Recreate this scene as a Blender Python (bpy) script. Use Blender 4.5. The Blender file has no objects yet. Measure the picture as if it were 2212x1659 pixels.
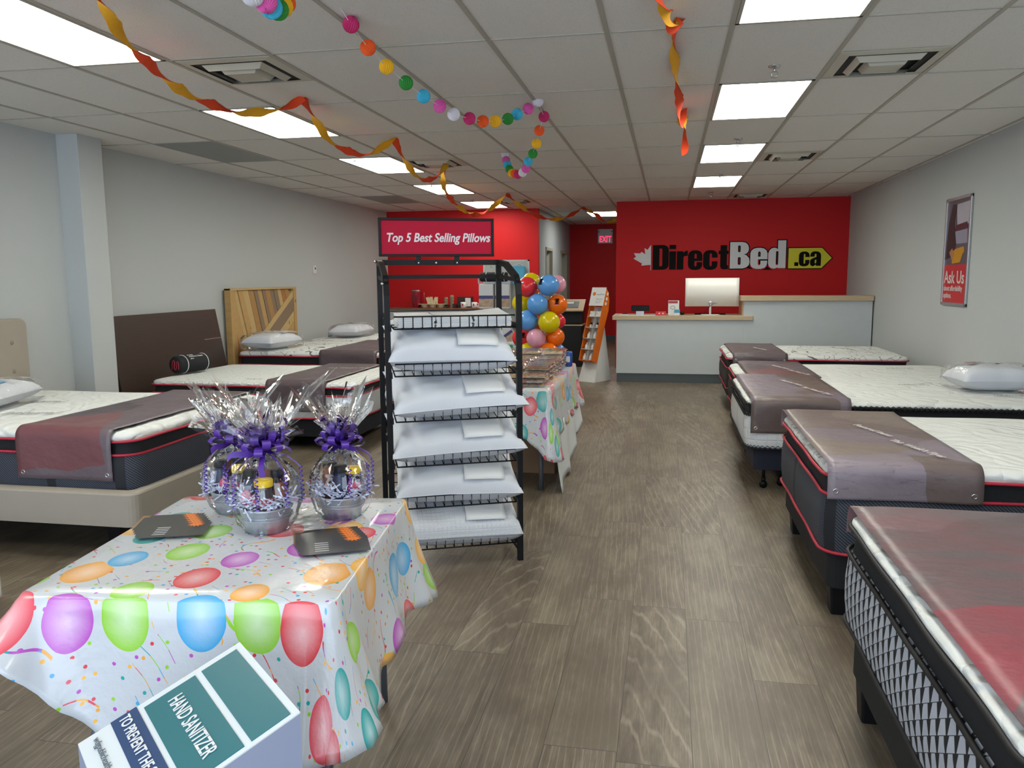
import bpy, math, random
from mathutils import Vector, Matrix
PI = math.pi
sc = bpy.context.scene
COL = sc.collection
sin, cos = math.sin, math.cos

# ---------------------------------------------------------------- camera
CAM_H = 1.53
cam = bpy.data.cameras.new('camera'); cam.sensor_width = 36.0; cam.sensor_fit = 'HORIZONTAL'
cam.lens = 1745.5/2212*36; cam.clip_start = .05; cam.clip_end = 100
cam_ob = bpy.data.objects.new('camera', cam); COL.objects.link(cam_ob)
Rr = Vector((0.9819921, 0.1887899, -0.0070593)); Ru = Vector((-0.0179081, 0.1302170, 0.9913238)); Rf = Vector((-0.1880714, 0.9733457, -0.1312529))
M = Matrix((Rr, Ru, -Rf)).transposed().to_4x4(); M.translation = Vector((0, 0, CAM_H))
cam_ob.matrix_world = M
sc.camera = cam_ob
# ---------------------------------------------------------------- colour management, world, exposure
sc.view_settings.view_transform = 'Standard'; sc.view_settings.look = 'None'
sc.view_settings.gamma = 1.0; sc.view_settings.use_curve_mapping = False
sc.view_settings.exposure = 0.92
sc.cycles.max_bounces = 8; sc.cycles.transparent_max_bounces = 24; sc.cycles.sample_clamp_indirect = 8
LAMP = 8.6        # emission of the ceiling panels
DAY = 2.7         # overcast daylight outside the shop front
w = bpy.data.worlds.new('daylight'); sc.world = w; w.use_nodes = True
bg = w.node_tree.nodes['Background']; bg.inputs[0].default_value = (.72, .84, 1.0, 1); bg.inputs[1].default_value = DAY
pl = bpy.data.lights.new('window_portal', 'AREA'); pl.shape = 'RECTANGLE'; pl.size = 7.0; pl.size_y = 2.3; pl.cycles.is_portal = True
po = bpy.data.objects.new('window_portal', pl); COL.objects.link(po); po.location = (-1.2, -1.95, 1.4); po.rotation_euler = (PI/2, 0, 0)

# ---------------------------------------------------------------- materials
def srgb(c):
    if isinstance(c, str):
        c = [int(c[i:i+2], 16)/255 for i in (0, 2, 4)]
    return tuple((x/12.92 if x <= .04045 else ((x+.055)/1.055)**2.4) for x in c[:3]) + (1,)
class N:
    """small node-tree writer"""
    def __init__(s, name):
        s.m = bpy.data.materials.new(name); s.m.use_nodes = True; s.t = s.m.node_tree; s.t.nodes.clear()
        s.out = s.t.nodes.new('ShaderNodeOutputMaterial')
    def n(s, typ, **kw):
        nd = s.t.nodes.new('ShaderNode'+typ)
        for k, v in kw.items():
            if k.startswith('_'):
                setattr(nd, k[1:], v)
            else:
                key = int(k[1:]) if k[0] == 'i' and k[1:].isdigit() else k.replace('__', ' ')
                s.set(nd.inputs[key], v)
        return nd
    def set(s, inp, v):
        if hasattr(v, 'is_output') or isinstance(v, bpy.types.NodeSocket): s.t.links.new(v, inp)
        elif isinstance(v, bpy.types.Node): s.t.links.new(v.outputs[0], inp)
        else: inp.default_value = v
    def math(s, op, a, b=0.0, c=0.0, clamp=False):
        nd = s.t.nodes.new('ShaderNodeMath'); nd.operation = op; nd.use_clamp = clamp
        s.set(nd.inputs[0], a); s.set(nd.inputs[1], b)
        if op in ('MULTIPLY_ADD', 'WRAP', 'COMPARE', 'SMOOTH_MIN'): s.set(nd.inputs[2], c)
        return nd.outputs[0]
    def mix(s, f, a, b, mode='MIX'):
        nd = s.t.nodes.new('ShaderNodeMix'); nd.data_type = 'RGBA'; nd.blend_type = mode
        s.set(nd.inputs[0], f); s.set(nd.inputs[6], a); s.set(nd.inputs[7], b)
        return nd.outputs[2]
    def ramp(s, f, pts, interp='LINEAR'):
        nd = s.t.nodes.new('ShaderNodeValToRGB'); cr = nd.color_ramp; cr.interpolation = interp
        while len(cr.elements) < len(pts): cr.elements.new(.5)
        for e, (p, c) in zip(cr.elements, pts): e.position = p; e.color = c
        s.set(nd.inputs[0], f); return nd.outputs[0]
    def obj(s): return s.n('TexCoord').outputs['Object']
    def uv(s): return s.n('TexCoord').outputs['UV']
    def map(s, vec, scale=(1, 1, 1), loc=(0, 0, 0), rot=(0, 0, 0)):
        nd = s.n('Mapping'); s.set(nd.inputs[0], vec); nd.inputs[1].default_value = loc; nd.inputs[2].default_value = rot; nd.inputs[3].default_value = scale
        return nd.outputs[0]
    def sep(s, vec):
        nd = s.n('SeparateXYZ'); s.set(nd.inputs[0], vec); return nd.outputs
    def noise(s, vec, scale, detail=2.0, rough=.5):
        return s.n('TexNoise', Vector=vec, Scale=scale, Detail=detail, Roughness=rough).outputs[0]
    def bump(s, h, strength=.2, dist=.01):
        return s.n('Bump', Height=h, Strength=strength, Distance=dist).outputs[0]
    def bsdf(s, **kw):
        nd = s.n('BsdfPrincipled')
        for k, v in kw.items():
            s.set(nd.inputs[k.replace('__', ' ')], v)
        s.t.links.new(nd.outputs[0], s.out.inputs[0]); return nd

def plain(name, col, rough=.5, metal=0.0, spec=.5, vary=.04, scale=8.0, bump=0.0, bscale=200.0, coat=0.0, trans=0.0, ior=1.45):
    k = N(name); o = k.obj(); c = srgb(col)
    nz = k.noise(o, scale, 3)
    f = k.math('MULTIPLY_ADD', nz, vary*2, 1-vary)
    cc = k.n('CombineXYZ', i0=f, i1=f, i2=f)
    colr = k.mix(1.0, c, cc.outputs[0], 'MULTIPLY')
    kw = dict(Base__Color=colr, Roughness=rough, Metallic=metal, Coat__Weight=coat, Transmission__Weight=trans, IOR=ior)
    kw['Specular__IOR__Level'] = spec
    b = k.n('BsdfPrincipled')
    for a, v in (('Base Color', colr), ('Roughness', rough), ('Metallic', metal), ('Coat Weight', coat), ('Transmission Weight', trans), ('IOR', ior), ('Specular IOR Level', spec)):
        k.set(b.inputs[a], v)
    if bump: k.set(b.inputs['Normal'], k.bump(k.noise(o, bscale, 2), bump, .002))
    k.t.links.new(b.outputs[0], k.out.inputs[0])
    return k.m

# ---------------------------------------------------------------- mesh builder
class MB:
    def __init__(s): s.v = []; s.f = []; s.mi = []; s.uvs = []; s.m = 0; s.T = None
    def add(s, vs, fs, uvs=None):
        o = len(s.v)
        for p in vs:
            p = Vector(p)
            if s.T is not None: p = s.T @ p
            s.v.append(p)
        for i, f in enumerate(fs):
            s.f.append([o+j for j in f]); s.mi.append(s.m)
            s.uvs.append([uvs[j] for j in f] if uvs else [(0, 0)]*len(f))
        return s
    def box(s, x0, x1, y0, y1, z0, z1):
        vs = [(x, y, z) for x in (x0, x1) for y in (y0, y1) for z in (z0, z1)]
        fs = [(0, 1, 3, 2), (4, 6, 7, 5), (0, 4, 5, 1), (2, 3, 7, 6), (0, 2, 6, 4), (1, 5, 7, 3)]
        o = len(s.v); s.add(vs, fs)
        k = len(s.f)-6
        for j in range(6):
            f = s.f[k+j]; u = []
            for vi in fs[j]:
                p = vs[vi]; u.append((p[1], p[2]) if j < 2 else ((p[0], p[2]) if j < 4 else (p[0], p[1])))
            s.uvs[k+j] = u
        return s
    def prism(s, pts, h0, h1, axis='z'):
        """2-D polygon (counter-clockwise) extruded; axis z: (x,y), axis y: (x,z), axis x: (y,z)"""
        n = len(pts)
        def P(p, h):
            return (p[0], p[1], h) if axis == 'z' else ((p[0], h, p[1]) if axis == 'y' else (h, p[0], p[1]))
        vs = [P(p, h0) for p in pts]+[P(p, h1) for p in pts]
        fs = [list(range(n))[::-1], list(range(n, 2*n))]+[(i, (i+1) % n, n+(i+1) % n, n+i) for i in range(n)]
        return s.add(vs, fs, [tuple(p) for p in pts]*2)
    def tube(s, path, r, n=8, closed=False, caps=True, sq=False):
        P = [Vector(p) for p in path]; m = len(P); rings = []
        rr = r if isinstance(r, (list, tuple)) else [r]*m
        up = None
        for i in range(m):
            a = P[i-1] if (i > 0 or closed) else P[i]; b = P[(i+1) % m] if (i < m-1 or closed) else P[i]
            t = (b-a)
            t = t.normalized() if t.length > 1e-9 else Vector((0, 0, 1))
            if up is None: up = Vector((0, 0, 1)) if abs(t.z) < .9 else Vector((0, 1, 0))
            u = (up - t*up.dot(t))
            u = u.normalized() if u.length > 1e-6 else t.orthogonal().normalized()
            up = u; v = t.cross(u)
            off = PI/n if sq else 0
            rings.append([P[i]+(u*cos(off+2*PI*k/n)+v*sin(off+2*PI*k/n))*rr[i] for k in range(n)])
        o = []; uv = []
        for i, q in enumerate(rings):
            o += q; uv += [(k/n, i/m) for k in range(n)]
        fs = []
        for i in range(m if closed else m-1):
            j = (i+1) % m
            for k in range(n): fs.append((i*n+k, i*n+(k+1) % n, j*n+(k+1) % n, j*n+k))
        if caps and not closed: fs += [tuple(range(n))[::-1], tuple((m-1)*n+k for k in range(n))]
        return s.add(o, fs, uv)
    def loft(s, rings, cap0=False, cap1=False, uvf=None, closed=True):
        n = len(rings[0]); vs = []; uv = []
        for i, q in enumerate(rings):
            for k, p in enumerate(q): vs.append(p); uv.append(uvf(i, k, p) if uvf else (k/n, i/len(rings)))
        fs = []
        for i in range(len(rings)-1):
            for k in range(n if closed else n-1):
                fs.append((i*n+k, i*n+(k+1) % n, (i+1)*n+(k+1) % n, (i+1)*n+k))
        if cap0: fs.append(tuple(range(n))[::-1])
        if cap1: fs.append(tuple((len(rings)-1)*n+k for k in range(n)))
        return s.add(vs, fs, uv)
    def lathe(s, prof, c=(0, 0, 0), n=24, cap=True):
        rings = [[(c[0]+r*cos(2*PI*k/n), c[1]+r*sin(2*PI*k/n), c[2]+z) for k in range(n)] for r, z in prof]
        return s.loft(rings, cap, cap)
    def sphere(s, c, rx, ry=None, rz=None, n=20, m=12):
        ry = ry or rx; rz = rz or rx
        rings = []
        for i in range(m+1):
            a = -PI/2+PI*i/m; q = max(cos(a), 1e-3)
            rings.append([(c[0]+rx*q*cos(2*PI*k/n), c[1]+ry*q*sin(2*PI*k/n), c[2]+rz*sin(a)) for k in range(n)])
        return s.loft(rings, True, True)
    def grid(s, nx, ny, fn):
        vs = []; uv = []
        for j in range(ny+1):
            for i in range(nx+1):
                r = fn(i/nx, j/ny); vs.append(r[:3]); uv.append(r[3:5] if len(r) > 3 else (i/nx, j/ny))
        fs = [(j*(nx+1)+i, j*(nx+1)+i+1, (j+1)*(nx+1)+i+1, (j+1)*(nx+1)+i) for j in range(ny) for i in range(nx)]
        return s.add(vs, fs, uv)
    def build(s, name, mats, parent=None, smooth=False, bevel=0, loc=None, rot=None, solid=0, subsurf=0):
        me = bpy.data.meshes.new(name); me.from_pydata([tuple(p) for p in s.v], [], s.f)
        if not isinstance(mats, (list, tuple)): mats = [mats]
        for m in mats: me.materials.append(m)
        me.polygons.foreach_set('material_index', s.mi)
        uvl = me.uv_layers.new(name='UVMap'); fl = []
        for u in s.uvs:
            for q in u: fl += [q[0], q[1]]
        uvl.data.foreach_set('uv', fl)
        me.polygons.foreach_set('use_smooth', [smooth]*len(s.f))
        me.update()
        o = bpy.data.objects.new(name, me); COL.objects.link(o)
        if parent is not None: o.parent = parent
        if loc: o.location = loc
        if rot: o.rotation_euler = rot
        if subsurf:
            md = o.modifiers.new('sub', 'SUBSURF'); md.levels = md.render_levels = subsurf
        if bevel:
            md = o.modifiers.new('bev', 'BEVEL'); md.width = bevel; md.segments = 2; md.limit_method = 'ANGLE'; md.angle_limit = .7
        if solid:
            md = o.modifiers.new('sol', 'SOLIDIFY'); md.thickness = solid; md.offset = 0
        return o
def bx(*a): return MB().box(*a)
def tag(o, label=None, cat=None, group=None, kind=None):
    if label: o['label'] = label
    if cat: o['category'] = cat
    if group: o['group'] = group
    if kind: o['kind'] = kind
    return o
def thing(name, label, cat, loc=(0, 0, 0), rz=0, group=None):
    o = bpy.data.objects.new(name, None); COL.objects.link(o); o.location = loc; o.rotation_euler = (0, 0, rz); o.empty_display_size = .1
    return tag(o, label, cat, group)
def struct(o): o['kind'] = 'structure'; return o
def copy_tree(o, parent=None, loc=None, rz=None, label=None):
    kids = [c for c in bpy.data.objects if c.parent == o]
    c = o.copy(); COL.objects.link(c)
    if parent is not None: c.parent = parent
    if loc is not None: c.location = loc
    if rz is not None: c.rotation_euler = (c.rotation_euler[0], c.rotation_euler[1], rz)
    if label: c['label'] = label
    for k in kids: copy_tree(k, c)
    return c
def rrect(x0, x1, y0, y1, r, n=6):
    P = []
    for cx, cy, a0 in ((x1-r, y0+r, -PI/2), (x1-r, y1-r, 0), (x0+r, y1-r, PI/2), (x0+r, y0+r, PI)):
        for k in range(n+1): a = a0+PI/2*k/n; P.append((cx+r*cos(a), cy+r*sin(a)))
    return P
def dense(P, step):
    """subdivide a closed outline"""
    out = []
    for i in range(len(P)):
        a = P[i]; b = P[(i+1) % len(P)]; d = math.hypot(b[0]-a[0], b[1]-a[1]); k = max(1, int(round(d/step)))
        for j in range(k): out.append((a[0]+(b[0]-a[0])*j/k, a[1]+(b[1]-a[1])*j/k))
    return out
def text(name, body, size, mat, parent=None, M=None, depth=.0015, bold=0.0, shear=0.0, xs=1.0, align='LEFT', spacing=1.0):
    """lettering as a mesh; M places the text plane (x = reading direction, y = up)"""
    cu = bpy.data.curves.new(name, 'FONT'); cu.body = body; cu.size = size; cu.extrude = depth; cu.offset = bold; cu.shear = shear
    cu.align_x = align; cu.space_character = spacing; cu.resolution_u = 4
    tmp = bpy.data.objects.new('tmp', cu); COL.objects.link(tmp)
    dg = bpy.context.evaluated_depsgraph_get(); dg.update()
    me = bpy.data.meshes.new_from_object(tmp.evaluated_get(dg)); me.name = name
    bpy.data.objects.remove(tmp); bpy.data.curves.remove(cu)
    T = (M or Matrix.Identity(4)) @ Matrix.Diagonal((xs, 1, 1, 1))
    me.transform(T)
    me.materials.clear(); me.materials.append(mat)
    o = bpy.data.objects.new(name, me); COL.objects.link(o)
    if parent is not None: o.parent = parent
    return o
def frame(o, x, y):
    """matrix with origin o, text x axis, text y axis"""
    x = Vector(x).normalized(); y = Vector(y); y = (y-x*y.dot(x)).normalized(); z = x.cross(y)
    m = Matrix((x, y, z)).transposed().to_4x4(); m.translation = Vector(o); return m
def rnd(seed): return random.Random(seed)

# common materials
BLACK = plain('black_powder_coat', '0d0d10', .5, spec=.3)
WHITE = plain('white_plastic', 'd8d8d6', .4)
CHROME = plain('bright_metal', 'c8c8c8', .25, 1.0)
ALU = plain('brushed_aluminium', 'b4b6b8', .35, .9)
PAPER = plain('white_paper', 'd9dbdc', .75)
WHITECLOTH = plain('white_cotton', 'cfd3da', .85, bump=.25, bscale=90, vary=.03)
BLACKFAB = plain('black_fabric', '1b1c1f', .85, bump=.3, bscale=400)
REDPIPE = plain('red_piping', 'b02a3e', .6)
# ================================================================= the room
CE = 2.74; XL = -5.14; XR = 2.76; YB = -2.0; HWX = -2.30
def wall_mat(name, col, b=.08, rough=.75):
    k = N(name); o = k.obj()
    n1 = k.noise(o, 1.3, 2); n2 = k.noise(o, 260, 2)
    c = srgb(col)
    cc = k.mix(k.math('MULTIPLY', n1, .12), c, tuple(x*.82 for x in c[:3])+(1,))
    b_ = k.bsdf(Base__Color=cc, Roughness=rough); b_.inputs['Specular IOR Level'].default_value = .25; k.set(b_.inputs['Normal'], k.bump(n2, b, .002)); return k.m
WALL = wall_mat('pale_grey_wall_paint', 'b6bbbb')
REDW = wall_mat('red_wall_paint', 'be1519', rough=.6)
BLUEW = wall_mat('corridor_grey_paint', 'b4bcc2')
# floor: wide wood-look vinyl planks running away from the door
def floor_mat():
    k = N('wood_look_vinyl_planks'); o = k.obj(); x, y, z = k.sep(o)
    u = k.math('DIVIDE', k.math('SUBTRACT', x, .341), .24); iu = k.math('FLOOR', u); fu = k.math('FRACT', u)
    off = k.n('TexWhiteNoise', _noise_dimensions='1D', W=iu).outputs[0]
    v = k.math('ADD', k.math('DIVIDE', y, 1.25), off); iv = k.math('FLOOR', v); fv = k.math('FRACT', v)
    cid = k.n('CombineXYZ', i0=iu, i1=iv)
    r = k.n('TexWhiteNoise', _noise_dimensions='2D', Vector=cid)
    rv = r.outputs[0]
    sh = k.n('VectorMath', _operation='MULTIPLY_ADD'); k.set(sh.inputs[0], r.outputs[1]); sh.inputs[1].default_value = (7, 9, 5); k.set(sh.inputs[2], o)
    g1 = k.noise(k.map(sh.outputs[0], (9, 1.2, 1)), 3.0, 6, .6)
    g2 = k.noise(k.map(sh.outputs[0], (60, 2.0, 1)), 2.5, 4, .6)
    g3 = k.noise(k.map(sh.outputs[0], (3, 1.1, 1)), 1.6, 3, .5)
    # cathedral rings
    rg = k.n('TexWave', _wave_type='RINGS', _rings_direction='SPHERICAL', Vector=k.map(sh.outputs[0], (9, 1.0, 1)), Scale=1.4, Distortion=5.0, Detail=3.0); rg = rg.outputs[1]
    base = k.ramp(g1, [(.28, srgb('4a4036')), (.42, srgb('6b604f')), (.55, srgb('867a68')), (.75, srgb('9c9282'))])
    g5 = k.noise(k.map(sh.outputs[0], (150, 5, 1)), 2.0, 3, .7)
    c1 = k.mix(k.math('MULTIPLY', g2, .5), base, srgb('564a3e'))
    c1 = k.mix(k.ramp(g5, [(.42, (.5, .5, .5, 1)), (.60, (0, 0, 0, 1))]), c1, srgb('4a3f34'))
    c2 = k.mix(k.ramp(g3, [(.45, (0, 0, 0, 1)), (.75, (.55, .55, .55, 1))]), c1, srgb('8f8470'))
    c3 = k.mix(k.ramp(rg, [(.0, (.42, .42, .42, 1)), (.14, (0, 0, 0, 1))]), c2, srgb('a79d8c'))
    g4 = k.noise(k.map(sh.outputs[0], (2.2, .9, 1)), 2.6, 4, .65)
    c3 = k.mix(k.ramp(g4, [(.40, (.62, .62, .62, 1)), (.56, (0, 0, 0, 1))]), c3, srgb('54493d'))
    c4 = k.mix(k.math('MULTIPLY', rv, .42), c3, srgb('6a5f50'))
    seam = k.math('MAXIMUM', k.math('LESS_THAN', fu, .012), k.math('LESS_THAN', fv, .0028))
    c5 = k.mix(k.math('MULTIPLY', seam, .75), c4, srgb('332c26'))
    b = k.bsdf(Base__Color=c5, Roughness=k.math('MULTIPLY_ADD', g2, .15, .36))
    hh = k.math('SUBTRACT', k.math('MULTIPLY', g2, .3), seam)
    k.set(b.inputs['Normal'], k.bump(hh, .25, .002)); return k.m
struct(bx(XL-.1, XR+.1, YB-.1, 20.3, -.08, 0).build('floor', floor_mat()))
# ceiling: suspended grid 0.607 x 1.235 m
GX0, GDX, GY0, GDY = .281, .6065, 4.25, 1.236
def ceil_mat():
    k = N('mineral_fibre_ceiling_tile'); o = k.obj()
    n1 = k.noise(o, 140, 2); n2 = k.noise(o, 420, 2)
    f = k.math('MULTIPLY', k.math('LESS_THAN', n1, .40), .18)
    c = k.mix(f, srgb('dbd8d2'), srgb('8e8b86'))
    b = k.bsdf(Base__Color=c, Roughness=.9); k.set(b.inputs['Normal'], k.bump(n2, .4, .002)); return k.m
cm = bx(XL-.1, XR+.1, YB-.1, 20.3, CE, CE+.08)
cm.m = 1
i = -9
while GX0+i*GDX < XR:
    x = GX0+i*GDX
    if x > XL: cm.box(x-.012, x+.012, YB, 19.2, CE-.006, CE+.001)
    i += 1
i = -5
while GY0+i*GDY < 19.2:
    y = GY0+i*GDY; cm.box(XL, XR, y-.006, y+.006, CE-.005, CE+.001); i += 1
TBAR = plain('ceiling_grid_paint', 'a8a498', .6)
struct(cm.build('ceiling', [ceil_mat(), TBAR]))
# walls
struct(bx(XR, XR+.1, YB-.1, 20.3, 0, CE).build('wall_right', WALL))
struct(bx(XL-.1, XL, YB-.1, 20.3, 0, CE).build('wall_left', WALL))
struct(bx(XL, HWX, 14.50, 14.60, 0, CE).build('wall_back_left', [REDW]))
# corridor wall with two door openings
cw = MB()
for y0, y1, z0 in ((14.60, 15.35, 0), (15.35, 16.25, 2.08), (16.25, 17.55, 0), (17.55, 18.6, 2.08), (18.6, 19.2, 0)): cw.box(HWX-.1, HWX, y0, y1, z0, CE)
struct(cw.build('wall_corridor', BLUEW))
struct(bx(HWX-1.7, XR, 19.2, 19.3, 0, CE).build('wall_back', REDW))
struct(bx(HWX-1.75, HWX-1.65, 14.6, 19.3, 0, CE).build('wall_side_room', BLUEW))
struct(bx(-.86, XR, 13.60, 13.72, 0, CE).build('wall_logo', REDW))
DOORF = plain('beige_door_frame', 'a8a696', .5); DOORP = plain('grey_door_paint', 'a9ada6', .5)
for n, (y0, y1) in enumerate(((15.35, 16.25), (17.55, 18.6))):
    m = MB()
    m.box(HWX-.11, HWX+.015, y0, y0+.05, 0, 2.08); m.box(HWX-.11, HWX+.015, y1-.05, y1, 0, 2.08); m.box(HWX-.11, HWX+.015, y0, y1, 2.03, 2.09)
    fr = struct(m.build('door_%d' % (n+1), DOORF, bevel=.004))
    d = MB(); d.T = Matrix.Translation((HWX-.06, y1-.05, 0)) @ Matrix.Rotation(-.9, 4, 'Z')
    d.box(-.02, .02, -(y1-y0)+.1, 0, .01, 2.03); d.build('door_leaf', DOORP, fr, bevel=.004)
    h = MB(); h.T = d.T; h.tube([(.02, -(y1-y0)+.17, 1.02), (.06, -(y1-y0)+.17, 1.02), (.06, -(y1-y0)+.28, 1.02)], .009); h.build('door_handle', CHROME, fr, True)
# left column
struct(bx(XL, -4.86, 6.13, 6.43, 0, CE).build('wall_column', WALL, bevel=.004))
struct(bx(XL, -5.06, YB, 6.13, 0, CE).build('wall_left_front', WALL))
BASE = plain('grey_vinyl_baseboard', '4d5558', .45)
struct(bx(HWX-.01, HWX+.008, 14.6, 15.35, 0, .12).box(HWX-.01, HWX+.008, 16.25, 17.55, 0, .12).build('baseboard_corridor', BASE))
struct(bx(HWX, -.9, 19.19, 19.2, 0, .14).build('baseboard_back', BASE))
struct(bx(XL, HWX, 14.49, 14.5, 0, .12).build('baseboard_red_wall', BASE))
struct(bx(XR-.008, XR, YB, 13.6, 0, .1).build('baseboard_right', BASE))
struct(bx(-5.06, -5.052, YB, 6.13, 0, .1).box(XL, XL+.008, 6.43, 14.49, 0, .1).build('baseboard_left', BASE))
# shop front behind the camera: sill, head, mullions and glass; daylight comes in here
sf = bx(XL, XR, YB-.1, YB, 0, .25)
sf.box(XL, XR, YB-.1, YB, 2.55, CE)
for x in (XL+.02, -3.0, -.9, 1.2, XR-.06): sf.box(x, x+.05, YB-.1, YB, .2, 2.6)
struct(sf.build('wall_front', plain('dark_window_frame', '3a3c3e', .4)))
gl = N('window_glass'); g = gl.n('BsdfGlass', Roughness=0.0, IOR=1.0); gl.t.links.new(g.outputs[0], gl.out.inputs[0])
gg = gl.n('BsdfTransparent'); gs = gl.n('BsdfGlossy', Roughness=.02); fr_ = gl.n('Fresnel', IOR=1.2); ms = gl.n('MixShader'); gl.set(ms.inputs[0], fr_.outputs[0]); gl.set(ms.inputs[1], gg.outputs[0]); gl.set(ms.inputs[2], gs.outputs[0]); gl.t.links.new(ms.outputs[0], gl.out.inputs[0]); gl.t.nodes.remove(g)
struct(bx(XL+.05, XR-.05, YB-.055, YB-.049, .25, 2.55).build('window_1', gl.m))
# street outside: pale pavement so that light also bounces up
# ---------------------------------------------------------------- ceiling fittings
def emis(name, col, s):
    k = N(name); o = k.obj(); nz = k.noise(o, 3, 2)
    e = k.n('Emission', Strength=k.math('MULTIPLY_ADD', nz, s*.06, s*.97), Color=srgb(col)); k.t.links.new(e.outputs[0], k.out.inputs[0]); return k.m
TUBE = emis('lit_acrylic_panel', 'f8f6ea', LAMP)
def panel(ix, iy, lab, lx=None, y0=None):
    x0 = GX0+ix*GDX if lx is None else lx; y = GY0+iy*GDY if y0 is None else y0
    t = thing('ceiling_light', lab, 'ceiling light', (x0+GDX/2, y+GDY/2, CE), group='recessed ceiling light panels')
    a, b = GDX/2-.014, GDY/2-.008
    f = MB()
    for q in ((-a, a, -b, -b+.02), (-a, a, b-.02, b), (-a, -a+.018, -b, b), (a-.018, a, -b, b)): f.box(*q, -.008, -.001)
    f.build('frame', TBAR, t)
    bx(-a+.016, a-.016, -b+.018, b-.018, -.006, -.002).build('diffuser', TUBE, t)
for ix, side in ((0, 'right'), (-6, 'left')):
    for iy, w_ in ((-3, 'over the window end of the shop'), (-1, 'nearest the camera, cut by the photo edge'), (1, 'second from the camera'), (3, 'third from the camera'), (5, 'fourth from the camera'), (7, 'last before the red wall')):
        if side == 'right' and iy == 7: continue
        panel(ix, iy, 'lit rectangular ceiling panel in the %s row, %s' % (side, w_))
panel(0, 0, 'lit ceiling panel in the corridor mouth beside the logo wall', lx=-1.575, y0=15.5)
VENTM = plain('off_white_vent_metal', 'b9b5a6', .45); VDARK = plain('dark_duct', '1c1a18', .8)
def vent(x0, y0, lab, short=1.0):
    a = GDX/2-.014
    t = thing('ceiling_vent', lab, 'ceiling vent', (x0+GDX/2, y0+GDX/2, CE), group='square ceiling air diffusers')
    bx(-a+.02, a-.02, -a+.02, a-.02, -.004, -.001).build('duct_opening', VDARK, t)
    m = MB()
    def ring(o, i, zo, zi):
        R1 = [(-o, -o, zo), (o, -o, zo), (o, o, zo), (-o, o, zo)]; R2 = [(-i, -i, zi), (i, -i, zi), (i, i, zi), (-i, i, zi)]
        m.loft([R1, R2, [(p[0]*.985, p[1]*.985, p[2]-.003) for p in R2], [(p[0]*.985, p[1]*.985, p[2]-.003) for p in R1], R1])
    ring(a, a-.055, -.002, -.008)
    m.build('frame', VENTM, t)
    m = MB(); ring(.185, .160, -.004, -.030); m.build('louvre', VENTM, t)
    m = MB(); m.box(-.095, .095, -.095, .095, -.036, -.030); ring(.115, .095, -.008, -.036); m.build('louvre', VENTM, t)
for x0, side in ((GX0+GDX, 'right row'), (GX0-5*GDX, 'left row')):
    for j, (y, wd) in enumerate(((4.87 if x0 > 0 else 4.26, 'nearest'), (8.58 if x0 > 0 else 8.2, 'middle'), (12.7, 'farthest'))):
        vent(x0, y, 'square beige louvred ceiling vent beside the %s of lights, %s from the camera' % (side, wd))
RET = plain('perforated_grey_return_panel', '8f9290', .6, vary=.02)
for j, (y, wd) in enumerate(((4.25+2*GDY, 'near the column'), (4.25+6*GDY, 'farther back'))):
    t = bx(GX0-8*GDX+.014, GX0-7*GDX-.014, y+.008, y+GDY-.008, CE-.005, CE-.001).build('air_return_panel', RET); tag(t, 'flat darker grey ceiling return panel along the left wall, '+wd, 'ceiling panel')
def sprinkler(x, y, lab):
    t = thing('sprinkler_head', lab, 'sprinkler', (x, y, CE), group='chrome ceiling sprinkler heads')
    MB().lathe([(.038, 0), (.038, -.004), (.028, -.01), (.014, -.012)], n=20).build('escutcheon', CHROME, t, True)
    m = MB(); m.lathe([(.008, -.01), (.008, -.035)], n=10)
    for s in (-1, 1): m.tube([(s*.006, 0, -.025), (s*.018, 0, -.04), (s*.014, 0, -.055), (0, 0, -.062)], .0025, 6)
    m.build('frame', CHROME, t, True)
    MB().lathe([(.017, -.063), (.017, -.066)], n=14).build('deflector', CHROME, t)
for y, wd in ((5.12, 'nearest the camera'), (7.68, 'second'), (10.3, 'third'), (12.4, 'above the counter')): sprinkler(.585, y, 'small chrome sprinkler in the right row between light panels, '+wd)
for y, wd in ((7.75, 'nearest'), (10.4, 'middle'), (12.66, 'farthest')): sprinkler(-3.06, y, 'small chrome sprinkler in the left row between light panels, '+wd)
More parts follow.
